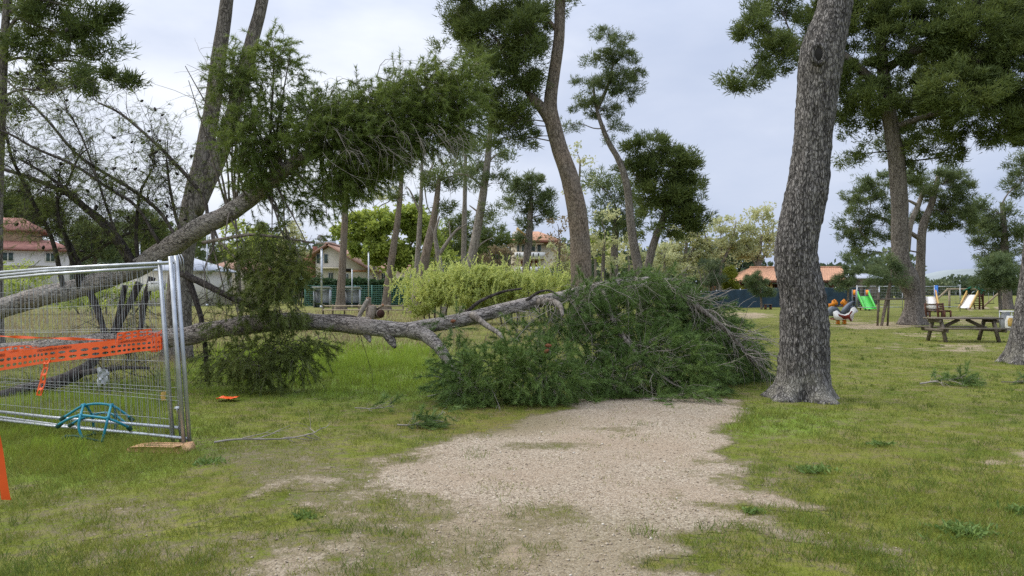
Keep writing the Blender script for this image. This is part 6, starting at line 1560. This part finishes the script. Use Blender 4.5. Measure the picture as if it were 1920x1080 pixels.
slide('bright green slide beside the screen fence', 1632, 61, .02, 1.3, 1.15, .80, 'green_play', 'green_play', 'grey_play', None, 'orange_play', .55)
slide('white slide with yellow sides on blue posts', 1750, 57, .45, 1.3, 1.15, .75, 'white_play', 'yellow_play', 'blue_play', None, 'orange_play', .85)
slide('white slide with wooden sides, ladder and green panels by the swing', 1808, 65, 1.3, 1.0, 1.25, .80, 'white_play', 'yellow_play', 'wood_brown', 'teal_play', 'teal_play', .45)
sw = empty('swing', base(1832, 70), 'wooden swing frame with a dark seat behind the slides', 'swing'); Y = 70
xa, xb = P(1780, 0, Y)[0], P(1884, 0, Y)[0]; zt = P(0, 543, Y)[2]
for x_ in (xa, xb):
    for dy in (-.0, 1.6):
        mb = MB(); mb.beam((x_, Y + dy * .2, zt), (x_ - (.0 if dy == 0 else 1.1), Y + dy, 0), .14); mb.build('leg', M['wood_pale'], sw)
mb = MB(); mb.beam((xa - .2, Y, zt + .05), (xb + .2, Y, zt + .05), .15); mb.build('crossbeam', M['wood_pale'], sw)
for k in (1797, 1858):
    x_ = P(k, 0, Y)[0]; mb = MB(); mb.box((x_, Y, .45), (.5, .25, .05)); mb.build('seat', M['dark'], sw)
    mb = MB()
    for s_ in (-.22, .22): mb.tube([A(x_ + s_, Y, .45), A(x_ + s_, Y, zt)], .015, 6)
    mb.build('chains', M['galv'], sw)
# picnic table
Y = GY(640); cx = P(1805, 0, Y)[0]
pt = empty('picnic_table', (cx, Y, 0), 'weathered wooden picnic table with attached benches on the lawn', 'picnic table')
for k in range(5):
    mb = MB(); mb.box((cx, Y - .30 + k * .15, .73), (2.12, .14, .045)); mb.build('tabletop_plank', M['wood_grey'], pt)
for s_ in (-1, 1):
    mb = MB(); mb.box((cx, Y + s_ * .66, .43), (2.22, .22, .045)); mb.build('seat', M['wood_grey'], pt)
for s_ in (-1, 1):
    x_ = cx + s_ * .82
    for t_ in (-1, 1):
        mb = MB(); mb.beam((x_, Y + t_ * .22, .70), (x_, Y + t_ * .52, 0), .07, .11); mb.build('leg', M['wood_grey'], pt)
    mb = MB(); mb.box((x_ + .075 * s_, Y, .365), (.06, 1.5, .10)); mb.build('seat_bearer', M['wood_grey'], pt)
    mb = MB(); mb.box((x_ + .075 * s_, Y, .65), (.06, .72, .10)); mb.build('top_bearer', M['wood_grey'], pt)
    mb = MB(); mb.beam((x_ - s_ * .05, Y, .38), (cx + s_ * .12, Y, .69), .08, .09); mb.build('brace', M['wood_grey'], pt)
# benches, bin
def bench(label, px, Y, rz, mats, L=1.3):
    c_ = P(px, 0, Y); root = empty('bench', (c_[0], Y, 0), label, 'bench')
    ca, sa = math.cos(rz), math.sin(rz)
    W = lambda x_, y_, z_: (c_[0] + x_ * ca - y_ * sa, Y + x_ * sa + y_ * ca, z_)
    for s_ in (-1, 1):
        mb = MB(); mb.beam(W(s_ * L * .42, .0, 0), W(s_ * L * .42, .12, .88), .08, .07); mb.build('back_leg', M['wood_brown'], root)
        mb = MB(); mb.beam(W(s_ * L * .42, -.42, 0), W(s_ * L * .42, -.42, .43), .08, .07); mb.beam(W(s_ * L * .42, -.44, .40), W(s_ * L * .42, .04, .40), .05, .06); mb.build('front_leg', M['wood_brown'], root)
    for k in range(3):
        mb = MB(); mb.box(W(0, -.05 - .15 * k, .45), (L, .13, .04), rz=rz); mb.build('seat_slat', M[mats[0]], root)
    for k in range(3):
        mb = MB(); mb.box(W(0, .05 + .02 * k, .55 + .13 * k), (L, .035, .11), rz=rz); mb.build('back_slat', M[mats[1 if k != 1 else 2]], root)
bench('dark bench with a pale slat behind the picnic table', 1748, 44, 2.2, ('wood_brown', 'wood_grey', 'white'), .8)  # middle back slat takes the white material
bench('reddish brown bench turned away beside the darker bench', 1765, 45, .35, ('wood_brown', 'wood_brown', 'wood_brown'), .55)
lb = empty('litter_stand', base(1888, GY(619)), 'litter stand with a hanging grey bag beside a yellow and white bag', 'litter bin'); Y = GY(619); cx = P(1887, 0, Y)[0]
a_ = np.linspace(0, 2 * np.pi, 25)
mb = MB(); mb.tube(np.c_[cx + .24 * np.cos(a_), Y + .24 * np.sin(a_), np.full(25, .76)], .025, 8, cap=False); mb.build('hoop', M['white'], lb, True)
for s_ in (-1, 1):
    mb = MB(); mb.tube([A(cx + s_ * .25, Y + .05, 0), A(cx + s_ * .25, Y + .05, .76)], .016, 8); mb.build('leg', M['galv'], lb)
def bag(c_, r0, h_, mat, name, parent, seed):
    n, m_ = 24, 14; rg = np.random.default_rng(seed)
    th, zz = np.meshgrid(np.arange(n) / n * 2 * np.pi, np.linspace(0, 1, m_), indexing='ij')
    rr_ = r0 * (.55 + .5 * np.sin(np.pi * np.clip(zz * .75 + .18, 0, 1))) * (.85 + .35 * fbm(np.stack([np.cos(th) * 2, np.sin(th) * 2, zz * 3 + seed], -1), 3, 3))
    v = np.stack([c_[0] + rr_ * np.cos(th), c_[1] + rr_ * np.sin(th), c_[2] + zz * h_], -1).reshape(-1, 3)
    k = np.arange(n * m_).reshape(n, m_); k2 = np.roll(k, -1, 0)
    mb = MB(); mb.add(v, np.stack([k[:, :-1], k2[:, :-1], k2[:, 1:], k[:, 1:]], -1).reshape(-1, 4)); mb.f.append(np.array([[i * m_ for i in range(n)][::-1]])); return mb.build(name, M[mat], parent, True)
bag(A(cx - .03, Y, .06), .20, .68, 'bag_grey', 'bag', lb, 1)
yb = empty('rubbish_bag', (cx - .12, Y - .4, 0), 'yellow and white rubbish bag tied next to the litter stand', 'bag')
bag(A(cx - .12, Y - .42, .0), .17, .60, 'white', 'bag', yb, 4); bag(A(cx - .18, Y - .53, .18), .10, .34, 'yellow_bag', 'label_patch', yb, 5)
# spring riders
def extrude(mb, px_pts, Y, th):
    q = np.array([P(a_, b_, Y) for a_, b_ in px_pts]); n = len(q)
    v = np.vstack([q - A(0, th / 2, 0), q + A(0, th / 2, 0)])
    mb.faces(v, [list(range(n)), [n + i for i in range(n)][::-1]] + [[i, n + i, n + (i + 1) % n, (i + 1) % n] for i in range(n)])
Z4 = lambda pts: [(1540 + a_ * .09375, 520 + b_ * .09375) for a_, b_ in pts]
def spring(parent, px, Y, z0, z1, r, mat='orange_play'):
    t_ = np.linspace(0, 1, 60); c_ = P(px, 0, Y)
    mb = MB(); mb.tube(np.c_[c_[0] + r * np.cos(t_ * 25), Y + r * np.sin(t_ * 25), z0 + (z1 - z0) * t_], .022, 6); mb.build('spring', M[mat], parent, True)
Y = 36.5; sr = empty('spring_rider', base(1577, Y), 'grey and white spring rider on two orange springs', 'spring rider')
WH = Z4([(235, 690), (300, 660), (350, 690), (380, 725), (470, 745), (560, 700), (600, 610), (660, 590), (720, 650), (740, 690), (660, 720), (640, 800), (620, 880), (590, 890), (540, 840), (440, 850), (360, 855), (290, 850), (240, 790)])
for s_ in (-1, 1):
    mb = MB(); extrude(mb, WH, Y + s_ * .17, .03); mb.build('side_panel', M['white_play'], sr)
    mb = MB(); extrude(mb, Z4([(335, 730), (400, 752), (480, 765), (550, 742), (600, 670), (625, 682), (580, 740), (570, 800), (615, 868), (590, 880), (540, 825), (440, 838), (400, 795), (350, 772)]), Y + s_ * .195, .012); mb.build('trim', M['red_play'], sr)
mb = MB(); extrude(mb, Z4([(145, 650), (170, 600), (230, 580), (300, 600), (350, 660), (385, 712), (330, 705), (260, 690), (235, 715), (232, 772), (160, 775), (142, 720)]), Y, .27); mb.build('seat', M['grey_play'], sr)
mb = MB(); extrude(mb, Z4([(390, 715), (450, 610), (530, 530), (640, 470), (605, 520), (535, 580), (600, 588), (640, 572), (605, 640), (520, 692), (430, 735)]), Y, .24); mb.build('body', M['grey_play'], sr)
mb = MB(); mb.box(P(1577, 598, Y), (.95, .30, .05)); mb.build('base_plate', M['red_play'], sr)
spring(sr, 1571, Y, .02, .30, .085); spring(sr, 1583, Y, .02, .30, .085)
def horse(label, pts, Y, px):
    r_ = empty('spring_rider', base(px, Y), label, 'spring rider')
    for s_ in (-1, 1):
        mb = MB(); extrude(mb, Z4(pts), Y + s_ * .13, .05); mb.build('side_panel', M['orange_play'], r_)
    mb = MB(); c_ = P(px, 574, Y); mb.box(c_, (.55, .21, .07)); mb.build('seat', M['wood_brown'], r_)
    mb = MB(); mb.tube([A(c_[0], Y - .22, c_[2] + .3), A(c_[0], Y + .22, c_[2] + .3)], .022, 8); mb.build('handle', M['dark'], r_)
    spring(r_, px, Y, .02, c_[2] - .03, .09, 'dark')
horse('orange animal spring rider with its head to the right', [(115, 535), (205, 520), (215, 470), (262, 436), (300, 462), (330, 510), (312, 552), (272, 540), (250, 590), (140, 590)], 42, 1561)
horse('orange animal spring rider with its head to the left', [(520, 545), (500, 470), (452, 432), (420, 462), (380, 505), (400, 545), (430, 535), (440, 600), (510, 600)], 43, 1584)
# stakes of the young pine
st = empty('tree_stakes', base(1665, GY(611)), 'three wooden stakes with crossbars round the young pine', 'stake frame'); Y = GY(611)
for a_, b_ in ((((1647, 0), (1648, 548))), ((1666, 0), (1668, 540)), ((1655, 0), (1671, 530))):
    c0, c1 = P(a_[0], 0, Y), P(b_[0], b_[1], Y); mb = MB(); mb.tube([A(c0[0], Y + .1, 0), c1], .05, 8); mb.build('stake', M['wood_grey'], st)
mb = MB(); mb.beam(P(1640, 562, Y - .07), P(1700, 560, Y - .07), .04, .07); mb.build('crossbar', M['wood_grey'], st)
tb = empty('stool', base(1440, 66), 'tiny dark wooden table in front of the screen fence', 'table'); c_ = P(1440, 0, 66)
mb = MB(); mb.box((c_[0], 66, .42), (.62, .5, .07)); mb.build('top', M['wood_grey'], tb)
for s_ in (-1, 1):
    mb = MB(); mb.box((c_[0] + s_ * .22, 66, .19), (.10, .4, .38)); mb.build('leg', M['wood_brown'], tb)
# far hill on the right
n = 60; a_ = np.linspace(.35, .75, n); R_ = 700
hz_ = 9 + 9 * np.exp(-((a_ - .54) / .05) ** 2) + 4 * fbm(np.c_[a_ * 30, 0 * a_, 0 * a_], 3, 3)
rows = [np.c_[np.sin(a_) * (R_ + d_), np.cos(a_) * (R_ + d_), hz_ * f_ - (1 if f_ == 0 else 0)] for d_, f_ in ((-150, 0), (-60, .6), (0, 1), (80, .7), (200, 0))]
k = np.arange(5 * n).reshape(5, n); mb = MB(); mb.add(np.vstack(rows), np.stack([k[:-1, :-1], k[:-1, 1:], k[1:, 1:], k[1:, :-1]], -1).reshape(-1, 4))
M['hill'] = simple('hill', (.24, .27, .27), .95, .25, .02)  # distance haze is mixed into this grey colour
mb.build('hills', M['hill'], smooth=True)['kind'] = 'structure'
